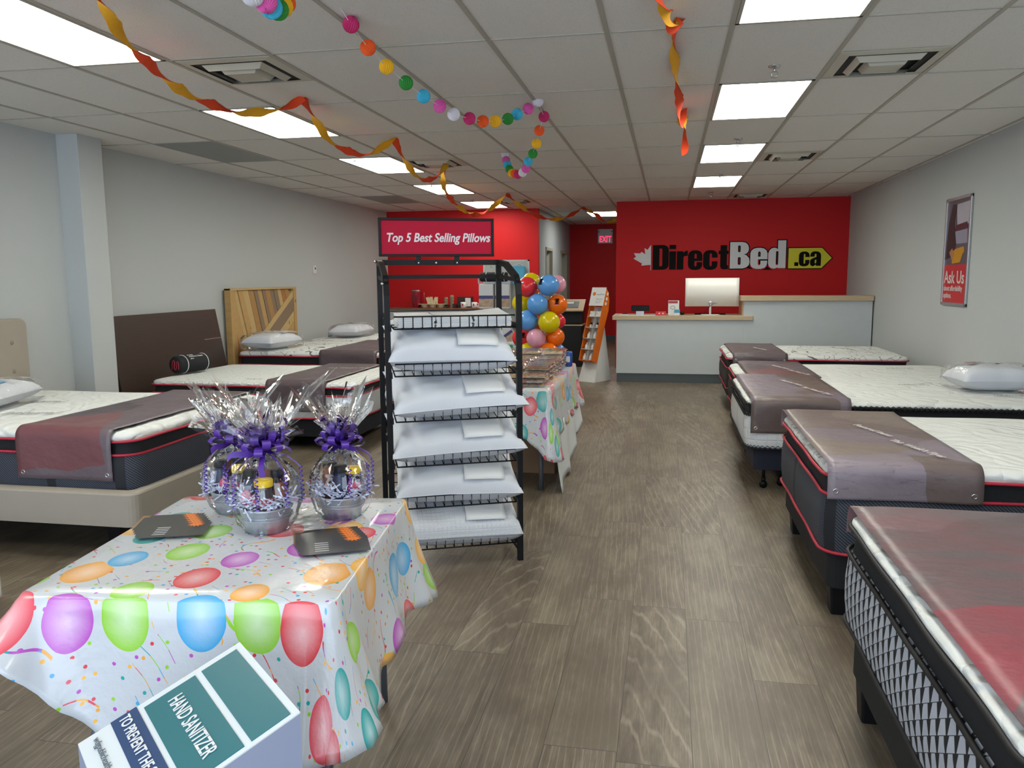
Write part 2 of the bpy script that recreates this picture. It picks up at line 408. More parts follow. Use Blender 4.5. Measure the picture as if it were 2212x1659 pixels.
# ================================================================= beds
def stripe_side(name, base, line, scale=95, w=.16):
    """dark border fabric with fine diagonal lines (UV in metres)"""
    k = N(name); u, v, _ = k.sep(k.uv())
    d = k.math('FRACT', k.math('MULTIPLY', k.math('ADD', u, k.math('MULTIPLY', v, 1.15)), scale))
    l = k.math('LESS_THAN', d, w)
    # plain vertical handle bands
    hb = k.math('LESS_THAN', k.math('FRACT', k.math('MULTIPLY', u, 1.25)), .07)
    l = k.math('MULTIPLY', l, k.math('SUBTRACT', 1.0, hb))
    c = k.mix(k.math('MULTIPLY', l, .55), srgb(base), srgb(line))
    c = k.mix(k.math('MULTIPLY', hb, .7), c, srgb('101114'))
    b = k.bsdf(Base__Color=c, Roughness=.75); k.set(b.inputs['Normal'], k.bump(k.noise(k.uv(), 700, 2), .2, .001)); return k.m
def check_side():
    """white side with slanted rows of black blades (UV in metres)"""
    k = N('white_and_black_woven_border'); u, v, _ = k.sep(k.uv())
    row = k.math('MULTIPLY', k.math('SUBTRACT', v, k.math('MULTIPLY', u, .60)), 24.0); fr = k.math('FRACT', row)
    bl = k.math('FRACT', k.math('MULTIPLY', k.math('ADD', u, k.math('MULTIPLY', v, .25)), 17.0))
    tri = k.math('LESS_THAN', k.math('ABSOLUTE', k.math('SUBTRACT', bl, .5)), k.math('MULTIPLY_ADD', fr, .20, .07))
    seam = k.math('LESS_THAN', fr, .045)
    fine = k.math('LESS_THAN', k.math('FRACT', k.math('MULTIPLY', k.math('SUBTRACT', u, v), 330)), .4)
    w_ = k.mix(k.math('MULTIPLY', fine, .45), srgb('b4b9c2'), srgb('5d616a'))
    c = k.mix(k.math('MAXIMUM', tri, seam), w_, srgb('101116'))
    b = k.bsdf(Base__Color=c, Roughness=.8); k.set(b.inputs['Normal'], k.bump(k.math('SUBTRACT', 1.0, seam), .2, .002)); return k.m
def square_side():
    k = N('white_square_quilted_border'); u, v, _ = k.sep(k.uv())
    a = k.math('ABSOLUTE', k.math('SUBTRACT', k.math('FRACT', k.math('MULTIPLY', u, 14)), .5)); c = k.math('ABSOLUTE', k.math('SUBTRACT', k.math('FRACT', k.math('MULTIPLY', v, 14)), .5))
    h = k.math('SUBTRACT', .5, k.math('MAXIMUM', a, c)); h = k.math('MINIMUM', h, .12)
    vert = k.math('LESS_THAN', k.math('FRACT', k.math('MULTIPLY', u, 1.9)), .02)
    col = k.mix(vert, srgb('cdd0d2'), srgb('303238'))
    b = k.bsdf(Base__Color=col, Roughness=.8); k.set(b.inputs['Normal'], k.bump(h, .7, .03)); return k.m
def top_mat(name, kind, col='d3d6d3'):
    k = N(name); o = k.obj(); x, y, z = k.sep(o)
    nz = k.n('TexNoise', Vector=o, Scale=3.0, Detail=2.0)
    wv = k.n('VectorMath', _operation='MULTIPLY_ADD'); k.set(wv.inputs[0], nz.outputs[1]); wv.inputs[1].default_value = (.5, .5, .5); k.set(wv.inputs[2], o)
    base = srgb(col)
    if kind == 'doodle':      # black looping line print over quilting
        v = k.n('TexVoronoi', _feature='DISTANCE_TO_EDGE', Vector=wv.outputs[0], Scale=6.5)
        r = k.n('TexWave', _wave_type='RINGS', _rings_direction='SPHERICAL', Vector=k.map(wv.outputs[0], (1, 1, 1), (.3, .6, 0)), Scale=2.4, Distortion=14.0, Detail=1.0)
        l1 = k.math('LESS_THAN', v.outputs[0], .016); l2 = k.math('LESS_THAN', r.outputs[1], .05)
        msk = k.math('GREATER_THAN', k.noise(o, 2.2, 1), .47)
        l = k.math('MAXIMUM', k.math('MULTIPLY', l1, msk), k.math('MULTIPLY', l2, k.math('SUBTRACT', 1.0, msk)))
        c = k.mix(k.math('MULTIPLY', l, .85), base, srgb('2a2a2c'))
        hb = k.math('MINIMUM', v.outputs[0], .1)
        bs, bd = .6, .05
    elif kind == 'diamond':   # small shell quilting
        v = k.n('TexVoronoi', _feature='DISTANCE_TO_EDGE', Vector=k.map(o, (1.35, 1, 1)), Scale=12.0, Randomness=.25)
        hb = k.math('MINIMUM', v.outputs[0], .14); c = k.mix(k.math('LESS_THAN', v.outputs[0], .02), base, srgb('aeb1ae')); bs, bd = .8, .05
    else:                     # broad leaf / wave quilting with a few grey printed words
        r = k.n('TexWave', _wave_type='BANDS', _bands_direction='DIAGONAL', Vector=wv.outputs[0], Scale=4.2, Distortion=6.0, Detail=1.0)
        v = k.n('TexVoronoi', _feature='DISTANCE_TO_EDGE', Vector=wv.outputs[0], Scale=3.2)
        hb = k.math('ADD', k.math('MULTIPLY', r.outputs[1], .12), k.math('MINIMUM', v.outputs[0], .18))
        c = base; bs, bd = .75, .07
    fine = k.noise(o, 420, 2)
    h = k.math('ADD', hb, k.math('MULTIPLY', fine, .012))
    b = k.bsdf(Base__Color=c, Roughness=.85); k.set(b.inputs['Normal'], k.bump(h, bs, bd)); return k.m
NAVYSIDE = stripe_side('charcoal_diagonal_stripe_border', '232833', '8d95a5', 60, .13)
DARKSIDE = stripe_side('black_brown_border', '1d1a1a', '3a3432', 40, .1)
CHECK = check_side(); SQUARE = square_side()
GREYSIDE = plain('pale_grey_border_fabric', 'b9bcbe', .85)
TOPDOOD = top_mat('white_top_with_black_line_print', 'doodle'); TOPDIA = top_mat('white_shell_quilted_top', 'diamond'); TOPWAVE = top_mat('white_wave_quilted_top', 'wave')
GREYPRINT = plain('grey_woven_word', '8b8e8c', .8); BLKPIPE = plain('black_piping', '17181a', .6)

def mattress(label, x0, x1, y0, y1, zb, z1, z2, zt, side, band, pipe, top, group=None, rz=0.0, words=None, stitch=False, foot=None):
    """side panel zb..z1, inset band z1..z2, quilted top z2..zt"""
    cx, cy = (x0+x1)/2, (y0+y1)/2; hx, hy = (x1-x0)/2, (y1-y0)/2; R = .11
    t = thing('mattress', label, 'mattress', (cx, cy, zb), rz, group)
    O = dense(rrect(-hx, hx, -hy, hy, R, 7), .07); n = len(O)
    nrm = []
    for i in range(n):
        a, b = O[i-1], O[(i+1) % n]; dx, dy = b[0]-a[0], b[1]-a[1]; L = math.hypot(dx, dy); nrm.append((dy/L, -dx/L))
    arc = [0]
    for i in range(n): a, b = O[i], O[(i+1) % n]; arc.append(arc[-1]+math.hypot(b[0]-a[0], b[1]-a[1]))
    def ring(off, z, wob=0.0, ph=0.0): return [(O[i][0]+nrm[i][0]*(off+wob*sin(arc[i]*11+ph)), O[i][1]+nrm[i][1]*(off+wob*sin(arc[i]*11+ph)), z+wob*.6*sin(arc[i]*8+ph)) for i in range(n)]
    h = z1-zb
    def wall(zs):
        m = MB(); rings = [ring(o_, z_) for o_, z_ in zs]
        # close the seam with an extra column so that the UVs run on
        rr = [q+[q[0]] for q in rings]
        m.loft(rr, uvf=lambda i, kk, p: (arc[min(kk, n)], p[2]), closed=False); return m
    body = wall([(-.03, .0), (-.004, .006), (.0, .02), (.008, h*.35), (.008, h*.65), (0, h-.012), (-.012, h)])
    body.add([p for p in ring(-.03, 0)], [tuple(range(n))[::-1]])
    body.build('side_panel', side, t, True)
    if z2 > z1: wall([(-.012, h), (-.02, h+(z2-z1)*.5), (-.012, z2-zb)]).build('border_band', band, t, True)
    for zz in ([.012, h, z2-zb] if z2 > z1 else [.012, h]):
        MB().tube(ring(.003, zz, .003, zz*40), .0075, 6, closed=True).build('piping', pipe, t, True)
    if stitch:   # cross stitching along the edges
        m = MB(); k = 0
        for zz in (h, z2-zb, .02):
            d = 0.0
            for i in range(0, n):
                a, b = O[i], O[(i+1) % n]; L = arc[i+1]-arc[i]; c = max(1, int(L/.035))
                for j in range(c):
                    f0, f1 = j/c, (j+1)/c
                    P0 = [a[q]+(b[q]-a[q])*f0+nrm[i][q]*.011 for q in (0, 1)]; P1 = [a[q]+(b[q]-a[q])*f1+nrm[i][q]*.011 for q in (0, 1)]
                    m.tube([(P0[0], P0[1], zz-.012), (P1[0], P1[1], zz+.016)], .0022, 4); m.tube([(P0[0], P0[1], zz+.016), (P1[0], P1[1], zz-.012)], .0022, 4)
        m.build('cross_stitching', pipe, t)
    # top: puffed quilt
    q = random.Random(int(abs(cx*100)+cy*10))
    H = zt-z2; m = MB(); rings = []
    prof = [(-.010, 0), (-.001, H*.25), (-.004, H*.55), (-.018, H*.82), (-.04, H*.95), (-.075, H), ]
    for j, (o_, dz) in enumerate(prof): rings.append(ring(o_, z2-zb+dz, .003 if 0 < j < 5 else 0, 1.7))
    last = [(p[0], p[1]) for p in rings[-1]]
    for s_ in (.93, .85, .76, .66, .55, .44, .33, .22, .11):
        rings.append([(p[0]*s_, p[1]*s_, z2-zb+H+.006*(1-s_)+.003*sin(p[0]*s_*19+.6)*sin(p[1]*s_*21)) for p in last])
    m.loft(rings, cap1=True, uvf=lambda i, kk, p: (p[0], p[1]))
    m.build('quilted_top', top, t, True)
    if words:
        for wx, wy, sz, a in words:
            Mx = Matrix.Translation((wx, wy, zt-zb+.012)) @ Matrix.Rotation(a, 4, 'Z')
            text('woven_word', 'natural', sz, GREYPRINT, t, Mx, .0004, shear=.4)
    if foot: foot(t, h)
    return t
def box_base(label, x0, x1, y0, y1, z0, z1, mat, legs, group=None, col='black', rz=0, lw=.035, lh=None, castor=False):
    cx, cy = (x0+x1)/2, (y0+y1)/2; hx, hy = (x1-x0)/2, (y1-y0)/2
    t = thing('box_spring', label, 'bed box', (cx, cy, 0), rz, group)
    if z1 > z0: MB().prism(rrect(-hx, hx, -hy, hy, .05, 4), z0, z1).build('upholstered_box', mat, t, bevel=.006)
    for px, py in legs:
        m = MB(); m.T = Matrix.Translation((px, py, 0))
        if castor:
            m.tube([(0, 0, z0), (0, 0, .075)], .012, 8); m.tube([(0, -.012, .028), (0, .012, .028)], .028, 16); m.box(-.014, .014, -.018, .018, .05, .078)
            m.build('leg', BLACK, t, True)
        else:
            m.loft([rrect(-lw*.8, lw*.8, -lw*.8, lw*.8, .008, 2) and [(a, b, 0) for a, b in rrect(-lw*.8, lw*.8, -lw*.8, lw*.8, .008, 2)], [(a, b, z0) for a, b in rrect(-lw, lw, -lw, lw, .01, 2)]], True, True)
            m.build('leg', BLACK, t)
    return t
def four(hx, hy, ix=.12, iy=.14): return [(-hx+ix, -hy+iy), (-hx+ix, hy-iy), (hx-ix, -hy+iy), (hx-ix, hy-iy)]

# ---- display banners: printed mesh vinyl laid across the foot of a bed
def banner_mat(name, a, b, c, d, seed, scale=2.2, low='8784a0'):
    k = N(name); uv = k.uv(); u, v, _ = k.sep(uv)
    st = k.map(uv, (1, 1.0, 1), (seed, seed*.7, 0))
    nz = k.n('TexNoise', Vector=st, Scale=2.0, Detail=2.0)
    wv = k.n('VectorMath', _operation='MULTIPLY_ADD'); k.set(wv.inputs[0], nz.outputs[1]); wv.inputs[1].default_value = (.35, .35, .0); k.set(wv.inputs[2], st)
    vo = k.n('TexVoronoi', Vector=wv.outputs[0], Scale=scale, _voronoi_dimensions='2D')
    r = k.sep(vo.outputs[1])[0]
    blob = k.ramp(r, [(0, srgb(a)), (.38, srgb(b)), (.62, srgb(c)), (.8, srgb(d))], 'CONSTANT')
    sm = k.noise(k.map(st, (1.5, 4, 1)), 1.6, 3); cc = k.mix(k.ramp(sm, [(.35, (0, 0, 0, 1)), (.62, (1, 1, 1, 1))]), srgb(a), srgb(b))
    cc = k.mix(.72, cc, blob)
    line = k.noise(k.map(st, (1.5, 10, 1)), 2.0, 3)
    cc = k.mix(k.math('MULTIPLY', k.math('LESS_THAN', k.math('ABSOLUTE', k.math('SUBTRACT', line, .5)), .006), .35), cc, srgb('4b4040'))
    weave = k.math('MULTIPLY', k.noise(k.map(uv, (900, 240, 1)), 1, 1), .5)
    cc = k.mix(weave, cc, k.mix(.5, cc, srgb('2e2a2c')))
    # stitched hem: thin pale double line near both long edges
    bsd = k.bsdf(Base__Color=cc, Roughness=k.math('MULTIPLY_ADD', k.noise(uv, 7, 2), .2, .3)); bsd.inputs['Specular IOR Level'].default_value = .55
    hh = k.math('ADD', k.math('MULTIPLY', k.noise(k.map(uv, (5, 6, 1)), 2.0, 3), .9), k.math('MULTIPLY', k.noise(k.map(uv, (500, 500, 1)), 1, 1), .03))
    k.set(bsd.inputs['Normal'], k.bump(hh, .35, .02)); return k.m
def banner(label, x0, x1, y0, y1, zt, hn, hf, mat, group, foot_left=True, words=(), skew=0.0):
    """x0..x1 along the bed, drapes from the near side (y0, hanging hn) over to the far side (y1, hanging hf)"""
    t = thing('display_banner', label, 'banner', ((x0+x1)/2, (y0+y1)/2, zt), 0, group)
    hx, hy = (x1-x0)/2, (y1-y0)/2; r = .06; g = .016
    path = [(-hy-g, -hn+i*(hn-r)/5) for i in range(6)]
    path += [(-hy-g+r-r*cos(a), -r+.012+r*sin(a)) for a in (.26, .52, .78, 1.05, 1.31, 1.57)]
    path += [(-hy+r+(2*hy-2*r)*i/22, .008) for i in range(1, 22)]
    path += [(hy+g-r+r*cos(a), -r+.012+r*sin(a)) for a in (1.57, 1.31, 1.05, .78, .52, .26)]
    path += [(hy+g, -r-i*(hf-r)/3) for i in range(4)]
    L = [0]
    for i in range(1, len(path)): L.append(L[-1]+math.hypot(path[i][0]-path[i-1][0], path[i][1]-path[i-1][1]))
    def fn(i, j):
        q = j*(len(path)-1); a = min(int(q), len(path)-2); f = q-a
        y = path[a][0]*(1-f)+path[a+1][0]*f; z = path[a][1]*(1-f)+path[a+1][1]*f; l = L[a]*(1-f)+L[a+1]*f
        x = -hx+2*hx*i+skew*y
        e = (1-i) if foot_left else i
        if abs(y) < hy-.02: z += .002*abs(sin(y*13))*e**2-.006*max(0, e-.9)*10+.0012*sin(x*9+y*5)
        else: y -= .006*sin(i*7+1)*(1 if y < 0 else -1)*min(1, -z/.1)
        return (x, y, max(z, -hn-.01), 2*hx*i, l)
    o = MB().grid(18, 76, fn).build('printed_sheet', mat, t, True, solid=.0016)
    GR = MB()
    if hn > .09:
        for s in (-1, 1):
            m = MB(); cx = s*(hx-.035)+skew*(-hy)
            P = [(cx+.010*cos(a*PI/6), -hy-g-.004, -hn+.035+.010*sin(a*PI/6)) for a in range(12)]
            m.tube(P, .004, 6, closed=True); m.build('grommet', CHROME, t, True)
            m = MB(); m.T = Matrix.Translation((cx, -hy-g-.002, -hn+.035)) @ Matrix.Rotation(PI/2, 4, 'X'); m.lathe([(.0075, -.001), (.0075, .001)], n=12); m.build('eyelet_hole', VDARK, t)
    for body, wx, wy, sz, ang in words:
        Mx = Matrix.Translation((wx, wy, .0175)) @ Matrix.Rotation(ang, 4, 'Z')
        text('printed_words', body, sz*1.2, PRINTW, t, Mx, .0004, bold=.0008)
    return t
PRINTW = plain('pale_print_ink', 'c9c2bf', .5)
BA = banner_mat('mauve_brown_print', '6e5f5d', '85776f', '7c6f7c', '8d8290', 1.3)
BB = banner_mat('brown_print_with_bed_photo', '5f504c', '6d5c57', '796b69', '7f7484', 5.1, 1.8)
BC = banner_mat('red_and_lilac_print', '655a5c', '96404c', 'a29ca6', '75696c', 9.7, 1.7)
BD = banner_mat('plum_print', '4f444c', '5a4a4c', '7d4448', '6d6068', 3.3, 1.6)
BE = banner_mat('dark_plum_print', '55474c', '5c4d50', '64565a', '5a4c50', 7.7, 1.6)
GB = 'printed banners laid across the display beds'
FL = "Featured Mattress     This Week's Flyer"

# ---- right-hand row (heads against the right wall)
NATW = lambda *a: a
DKBASE = plain('dark_bed_base_fabric', '1b1d24', .85)
# nearest
mattress('thick mattress nearest the camera at bottom right, side patterned with black blades', .62, 2.68, 1.38, 2.92, .34, .595, .685, .718, CHECK, BLACKFAB, BLKPIPE, TOPWAVE, stitch=False)
box_base('black box base under the bed nearest the camera, tapered black legs', .66, 2.66, 1.43, 2.90, .14, .34, plain('charcoal_base_cloth', '1c1e1c', .85), four(1.0, .735, .06, .08), lw=.05)
banner('banner with red and lilac shapes on the bed nearest the camera, bottom right', .634, 1.50, 1.38, 2.92, .727, .10, .10, BC, GB)
# second
def red_label(t, h):
    bx(-1.006, -1.0, -.60, -.46, h*.38, h*.78).build('sewn_label', plain('dark_red_label', '9c2f3a', .7), t)
    Mx = frame((-1.0075, -.475, h*.53), (0, -1, 0), (0, 0, 1)); text('label_script', 'Comfort', .034, PRINTW, t, Mx, .0004, shear=.4)
mattress('charcoal striped mattress with two red pipings, second bed from the camera on the right', .69, 2.70, 3.62, 5.06, .30, .575, .655, .705, NAVYSIDE, BLACKFAB, REDPIPE, TOPWAVE, foot=red_label, words=[(.25, .3, .09, .2)])
box_base('black base with square block legs under the second bed on the right', .72, 2.68, 3.66, 5.03, .14, .30, plain('black_woven_base', '191a1c', .85), four(.98, .685, .08, .1), lw=.06)
banner('mauve brown banner with two small lines of words on the second bed on the right', .69, 1.31, 3.62, 5.06, .718, .15, .1, BA, GB, words=[("Featured items", -.02, .18, .045, -1.25), ("This Week's Flyer", .06, -.22, .045, -1.25)])
# third
mattress('white square-quilted mattress with black band and cross stitching, third bed on the right', .56, 2.62, 5.84, 7.28, .30, .55, .62, .655, SQUARE, BLACKFAB, BLKPIPE, TOPWAVE, stitch=True, words=[(.2, .2, .08, .3), (.7, -.3, .08, 0)])
box_base('dark navy box base on black castor legs under the third bed on the right', .62, 2.64, 5.87, 7.25, .15, .30, plain('navy_base_cloth', '171b2b', .8), [(-.93, -.6), (-.8, -.52), (-.93, .6), (.9, -.6), (.9, .6)], castor=True)
banner('brownish banner hanging down the side of the third bed on the right', .585, 1.25, 5.84, 7.28, .668, .24, .1, BB, GB, words=[("Featured items", -.02, .25, .05, -1.25), ("This Week's Flyer", .08, -.15, .05, -1.25)])
# fourth
mattress('white topped mattress with red pipings behind the black banded one, fourth on the right', .64, 2.72, 7.42, 8.80, .26, .50, .57, .615, DARKSIDE, BLACKFAB, REDPIPE, TOPWAVE, words=[(.4, .2, .09, .1)])
box_base('dark base under the fourth bed on the right', .67, 2.68, 7.45, 8.77, .12, .26, DKBASE, four(1.0, .66))
banner('brown and dark red banner on the fourth bed on the right', .72, 1.335, 7.42, 8.80, .628, .1, .1, BD, GB, words=[("Featured items", -.02, .2, .05, -1.25), ("This Week's Flyer", .08, -.2, .05, -1.25)])
# fifth
mattress('mattress with black scribble print and red pipings, farthest on the right before the counter', .66, 2.56, 9.25, 10.68, .26, .50, .60, .65, DARKSIDE, BLACKFAB, REDPIPE, TOPDOOD)
box_base('dark base under the farthest bed on the right', .70, 2.52, 9.28, 10.65, .12, .26, DKBASE, four(.9, .68))
banner('brown banner on the farthest bed on the right, near the counter', .715, 1.30, 9.25, 10.68, .662, .1, .1, BE, GB, words=[("Featured items", -.02, .0, .05, -1.25)])

# ---- left-hand row (heads against the left wall)
LINEN = plain('beige_grey_linen', '9c9488', .9, bump=.3, bscale=500)
mattress('charcoal striped mattress with red pipings in the beige upholstered frame', -4.86, -2.86, 3.85, 5.36, .34, .575, .65, .70, NAVYSIDE, BLACKFAB, REDPIPE, TOPWAVE, words=[(-.2, -.35, .12, .15), (-.45, .1, .1, .1), (.75, .1, .1, 1.2)])
t = thing('upholstered_bed', 'low beige linen upholstered bed frame in the left foreground', 'bed', (-3.9, 4.6, 0))
m = MB(); o1 = rrect(-1.12, 1.10, -.84, .84, .06, 5); i1 = rrect(-1.02, 1.035, -.76, .76, .04, 5)
m.loft([[(a, b, .20) for a, b in i1], [(a, b, .20) for a, b in o1], [(a, b, .375) for a, b in o1], [(a*.995, b*.995, .385) for a, b in o1], [(a, b, .385) for a, b in i1], [(a, b, .20) for a, b in i1]])
m.build('side_rail', LINEN, t, False)
bx(-1.0, 1.0, -.74, .74, .30, .338).build('slat_deck', plain('dark_slats', '2a2725', .8), t)
for px in (-.95, .85):
    for py in (-.65, .65): bx(px-.04, px+.04, py-.04, py+.04, 0, .30).build('leg', BLACK, t)
hb = MB()
hb.prism(rrect(-.86, .86, .15, 1.24, .06, 5), -.05, .05, 'x')
hbo = hb.build('headboard', LINEN, t, bevel=.015); hbo.location = (-1.07, .03, 0)
m = MB()
for r_ in range(3):
    for c_ in range(6): m.sphere((-1.02, -.7+c_*.28+.03, .62+r_*.22), .008, .016, .016, 8, 6)
m.build('tufting_buttons', plain('button_linen', '857d72', .9), t)
banner('plum banner with dark red patch on the bed in the beige frame, left foreground', -3.57, -2.97, 3.85, 5.36, .712, .28, .12, BD, GB, foot_left=False)
# second left: shell quilted, brown headboard
mattress('white shell-quilted mattress with red pipings and pale grey side, second bed on the left', -4.70, -2.68, 6.62, 8.05, .28, .50, .57, .612, GREYSIDE, BLACKFAB, REDPIPE, TOPDIA, words=[(-.1, -.6, .06, 0), (.15, -.6, .06, 0)])
box_base('low dark base under the second bed on the left', -4.66, -2.72, 6.66, 8.02, .12, .28, DKBASE, four(.97, .68))
banner('dark plum banner rolling over the near side of the second bed on the left', -3.52, -2.95, 6.62, 8.05, .624, .27, .12, BE, GB, foot_left=False, words=[("This Week's Flyer", -.1, .2, .05, .1)])
WENGE = N('dark_brown_wood_veneer'); _o = WENGE.obj(); _g = WENGE.noise(WENGE.map(_o, (3, 3, 40)), 2, 4)
_c = WENGE.mix(_g, srgb('251810'), srgb('38261a')); _b = WENGE.bsdf(Base__Color=_c, Roughness=.45); WENGE = WENGE.m
t = thing('wooden_headboard', 'plain dark brown wooden headboard leaning on the left wall beside the column', 'headboard', (-4.97, 7.55, 0))
m = MB(); m.T = Matrix.Translation((.12, 0, 0)) @ Matrix.Rotation(-.175, 4, 'Y')
m.box(-.02, .02, -1.0, .84, .0, 1.21); m.build('panel', WENGE, t, bevel=.003)
m = MB(); m.T = Matrix.Translation((.12, 0, 0)) @ Matrix.Rotation(-.175, 4, 'Y'); m.box(.02, .0225, .50, .84, .88, .888); m.build('scratch_line', plain('worn_edge', '8d7c6a', .6), t)
# third left with the pallet-wood headboard
mattress('mattress with black scribble print and red pipings in front of the pallet-wood headboard', -5.00, -2.98, 8.72, 10.28, .28, .53, .63, .685, GREYSIDE, BLACKFAB, REDPIPE, TOPDOOD)
box_base('low dark base under the third bed on the left', -4.96, -3.02, 8.76, 10.24, .12, .28, DKBASE, four(.97, .7))
banner('dark plum banner on the third bed on the left, partly behind the pillow rack', -3.95, -3.25, 8.72, 10.28, .697, .2, .12, BE, GB, foot_left=False)
def wood(name, c, seed):
    k = N(name); o = k.obj(); g = k.noise(k.map(o, (1, 14, 3), (seed, seed, 0)), 5, 5, .6); kn = k.noise(o, 9, 1)
    cc = k.mix(g, srgb(c), tuple(x*.55 for x in srgb(c)[:3])+(1,)); cc = k.mix(k.ramp(kn, [(.72, (0, 0, 0, 1)), (.78, (.7, .7, .7, 1))]), cc, srgb('3a2415'))
    k.bsdf(Base__Color=cc, Roughness=.65); return k.m
WOODS = [wood('pallet_wood_%s' % n, c, i*3.1) for i, (n, c) in enumerate((('golden', 'c8a266'), ('tan', 'b68a50'), ('greyed', '8e7a62'), ('orange', 'b57a41'), ('pale', 'd0b27a')))]
t = thing('wooden_headboard', 'tall pallet-wood headboard of diagonal golden planks on the left wall', 'headboard', (-5.06, 9.57, 0))
bx(-.05, -.01, -.84, .84, .15, 1.40).build('backing', WOODS[2], t)
bx(-.05, .03, -.86, -.745, 0, 1.42).build('post', WOODS[0], t, bevel=.004)
bx(-.05, .03, .78, .86, 0, 1.42).build('post', WOODS[0], t, bevel=.004)
bx(-.05, .035, -.86, .86, 1.395, 1.42).build('cap_rail', WOODS[4], t, bevel=.003)
def clip(poly, a, b, c):      # keep a*x+b*y<=c
    out = []
    for i in range(len(poly)):
        p, q = poly[i], poly[(i+1) % len(poly)]; dp = a*p[0]+b*p[1]-c; dq = a*q[0]+b*q[1]-c
        if dp <= 0: out.append(p)
        if dp*dq < 0: f = dp/(dp-dq); out.append((p[0]+(q[0]-p[0])*f, p[1]+(q[1]-p[1])*f))
    return out
q = rnd(4)
def planks(ang, off, widths, regions):
    ca, sa = cos(ang), sin(ang); d = off
    for wd in widths:
        P = [(-.745, .35), (.78, .35), (.78, 1.395), (-.745, 1.395)]
        P = clip(P, -ca, -sa, -(d+.0015)); P = clip(P, ca, sa, d+wd-.0015) if len(P) > 2 else P
        for (a, b, c) in regions: P = clip(P, a, b, c) if len(P) > 2 else P
        if len(P) > 2:
            m = MB(); th = .008+q.random()*.012; m.prism(P, -.012, th, 'x'); m.build('plank', q.choice(WOODS), t)
        d += wd
# long steep planks upper left, and 30-degree planks lower right, split along a line
sa_ = 1.05
A1 = -.30; n1 = (cos(.33), sin(.33))
planks(.33, -.75, [.13, .12, .1, .15, .07, .11, .13, .12, .09, .11, .07, .12, .1, .1, .1, .1, .1], [(.50, -.866, -.866*.86-.05)])
planks(-1.05+PI, -.2, [.16]*0 or [.02]*0, [])
planks(PI/2+.52, .02, [.14, .13, .15, .12, .16, .14, .15, .13, .12], [(-.50, .866, .866*.86+.05-.0)])
# fourth left
mattress('white topped mattress farthest back on the left, against the red wall corner', -5.00, -2.98, 10.62, 12.05, .28, .53, .62, .675, GREYSIDE, BLACKFAB, REDPIPE, TOPDIA)
box_base('low dark base under the farthest bed on the left', -4.96, -3.02, 10.66, 12.02, .12, .28, DKBASE, four(.97, .68))
banner('dark plum banner on the farthest bed on the left', -3.95, -3.3, 10.62, 12.05, .688, .12, .12, BE, GB, foot_left=False)

# white framed base whose corner shows at the left photo edge
t = thing('white_bed', 'white bed corner with a black leg at the lower left photo edge', 'bed', (-3.93, 2.45, 0))
bx(-1.0, 1.0, -.55, .55, .11, .27).build('side_rail', WHITE, t, bevel=.015)
for px in (-.9, .93):
    for py in (-.48, .48): bx(px-.035, px+.035, py-.035, py+.035, 0, .11).build('leg', BLACK, t)

# ---- pillows on the beds
def pillow_mesh(a, b, T, seed=0, nx=28, ny=20, pinch=.07, flat=.5, wr=.006, under=.8):
    q = rnd(seed); ph = [q.random()*6 for _ in range(6)]; m = MB()
    for s in (1, -1):
        def fn(i, j):
            u, v = -1+2*i, -1+2*j
            x = a*u*(1-pinch*(1-v*v)); y = b*v*(1-pinch*(1-u*u))
            e = max(0, (1-u**4)*(1-v**4))**flat
            z = T*e*s*(1 if s > 0 else under)
            if s > 0: z += wr*e*(sin(9*u+4*v+ph[0])+sin(14*v-5*u+ph[1])*.6)+wr*1.3*(1-e)*sin(30*u+ph[2])*sin(17*v+ph[3])*(e**.3)
            return (x, y, z, x, y)
        n0 = len(m.f); m.grid(nx, ny, fn)
        if s < 0:
            for k in range(n0, len(m.f)): m.f[k] = m.f[k][::-1]; m.uvs[k] = m.uvs[k][::-1]
    return m
def film(name, tint=(1, 1, 1, 1), g=.10, rough=.06, fres=1.25):
    k = N(name); o = k.obj()
    tr = k.n('BsdfTransparent', Color=tint); gl = k.n('BsdfGlossy', Roughness=rough, Color=(1, 1, 1, 1))
    nb = k.bump(k.noise(o, 14, 2), .35, .02); k.set(gl.inputs['Normal'], nb)
    f = k.n('Fresnel', IOR=fres, Normal=nb); ff = k.math('ADD', f.outputs[0], g, clamp=True)
    mx = k.n('MixShader'); k.set(mx.inputs[0], ff); k.set(mx.inputs[1], tr.outputs[0]); k.set(mx.inputs[2], gl.outputs[0]); k.t.links.new(mx.outputs[0], k.out.inputs[0]); return k.m
BAG = film('clear_plastic_bag', g=.03, rough=.12, fres=1.15)
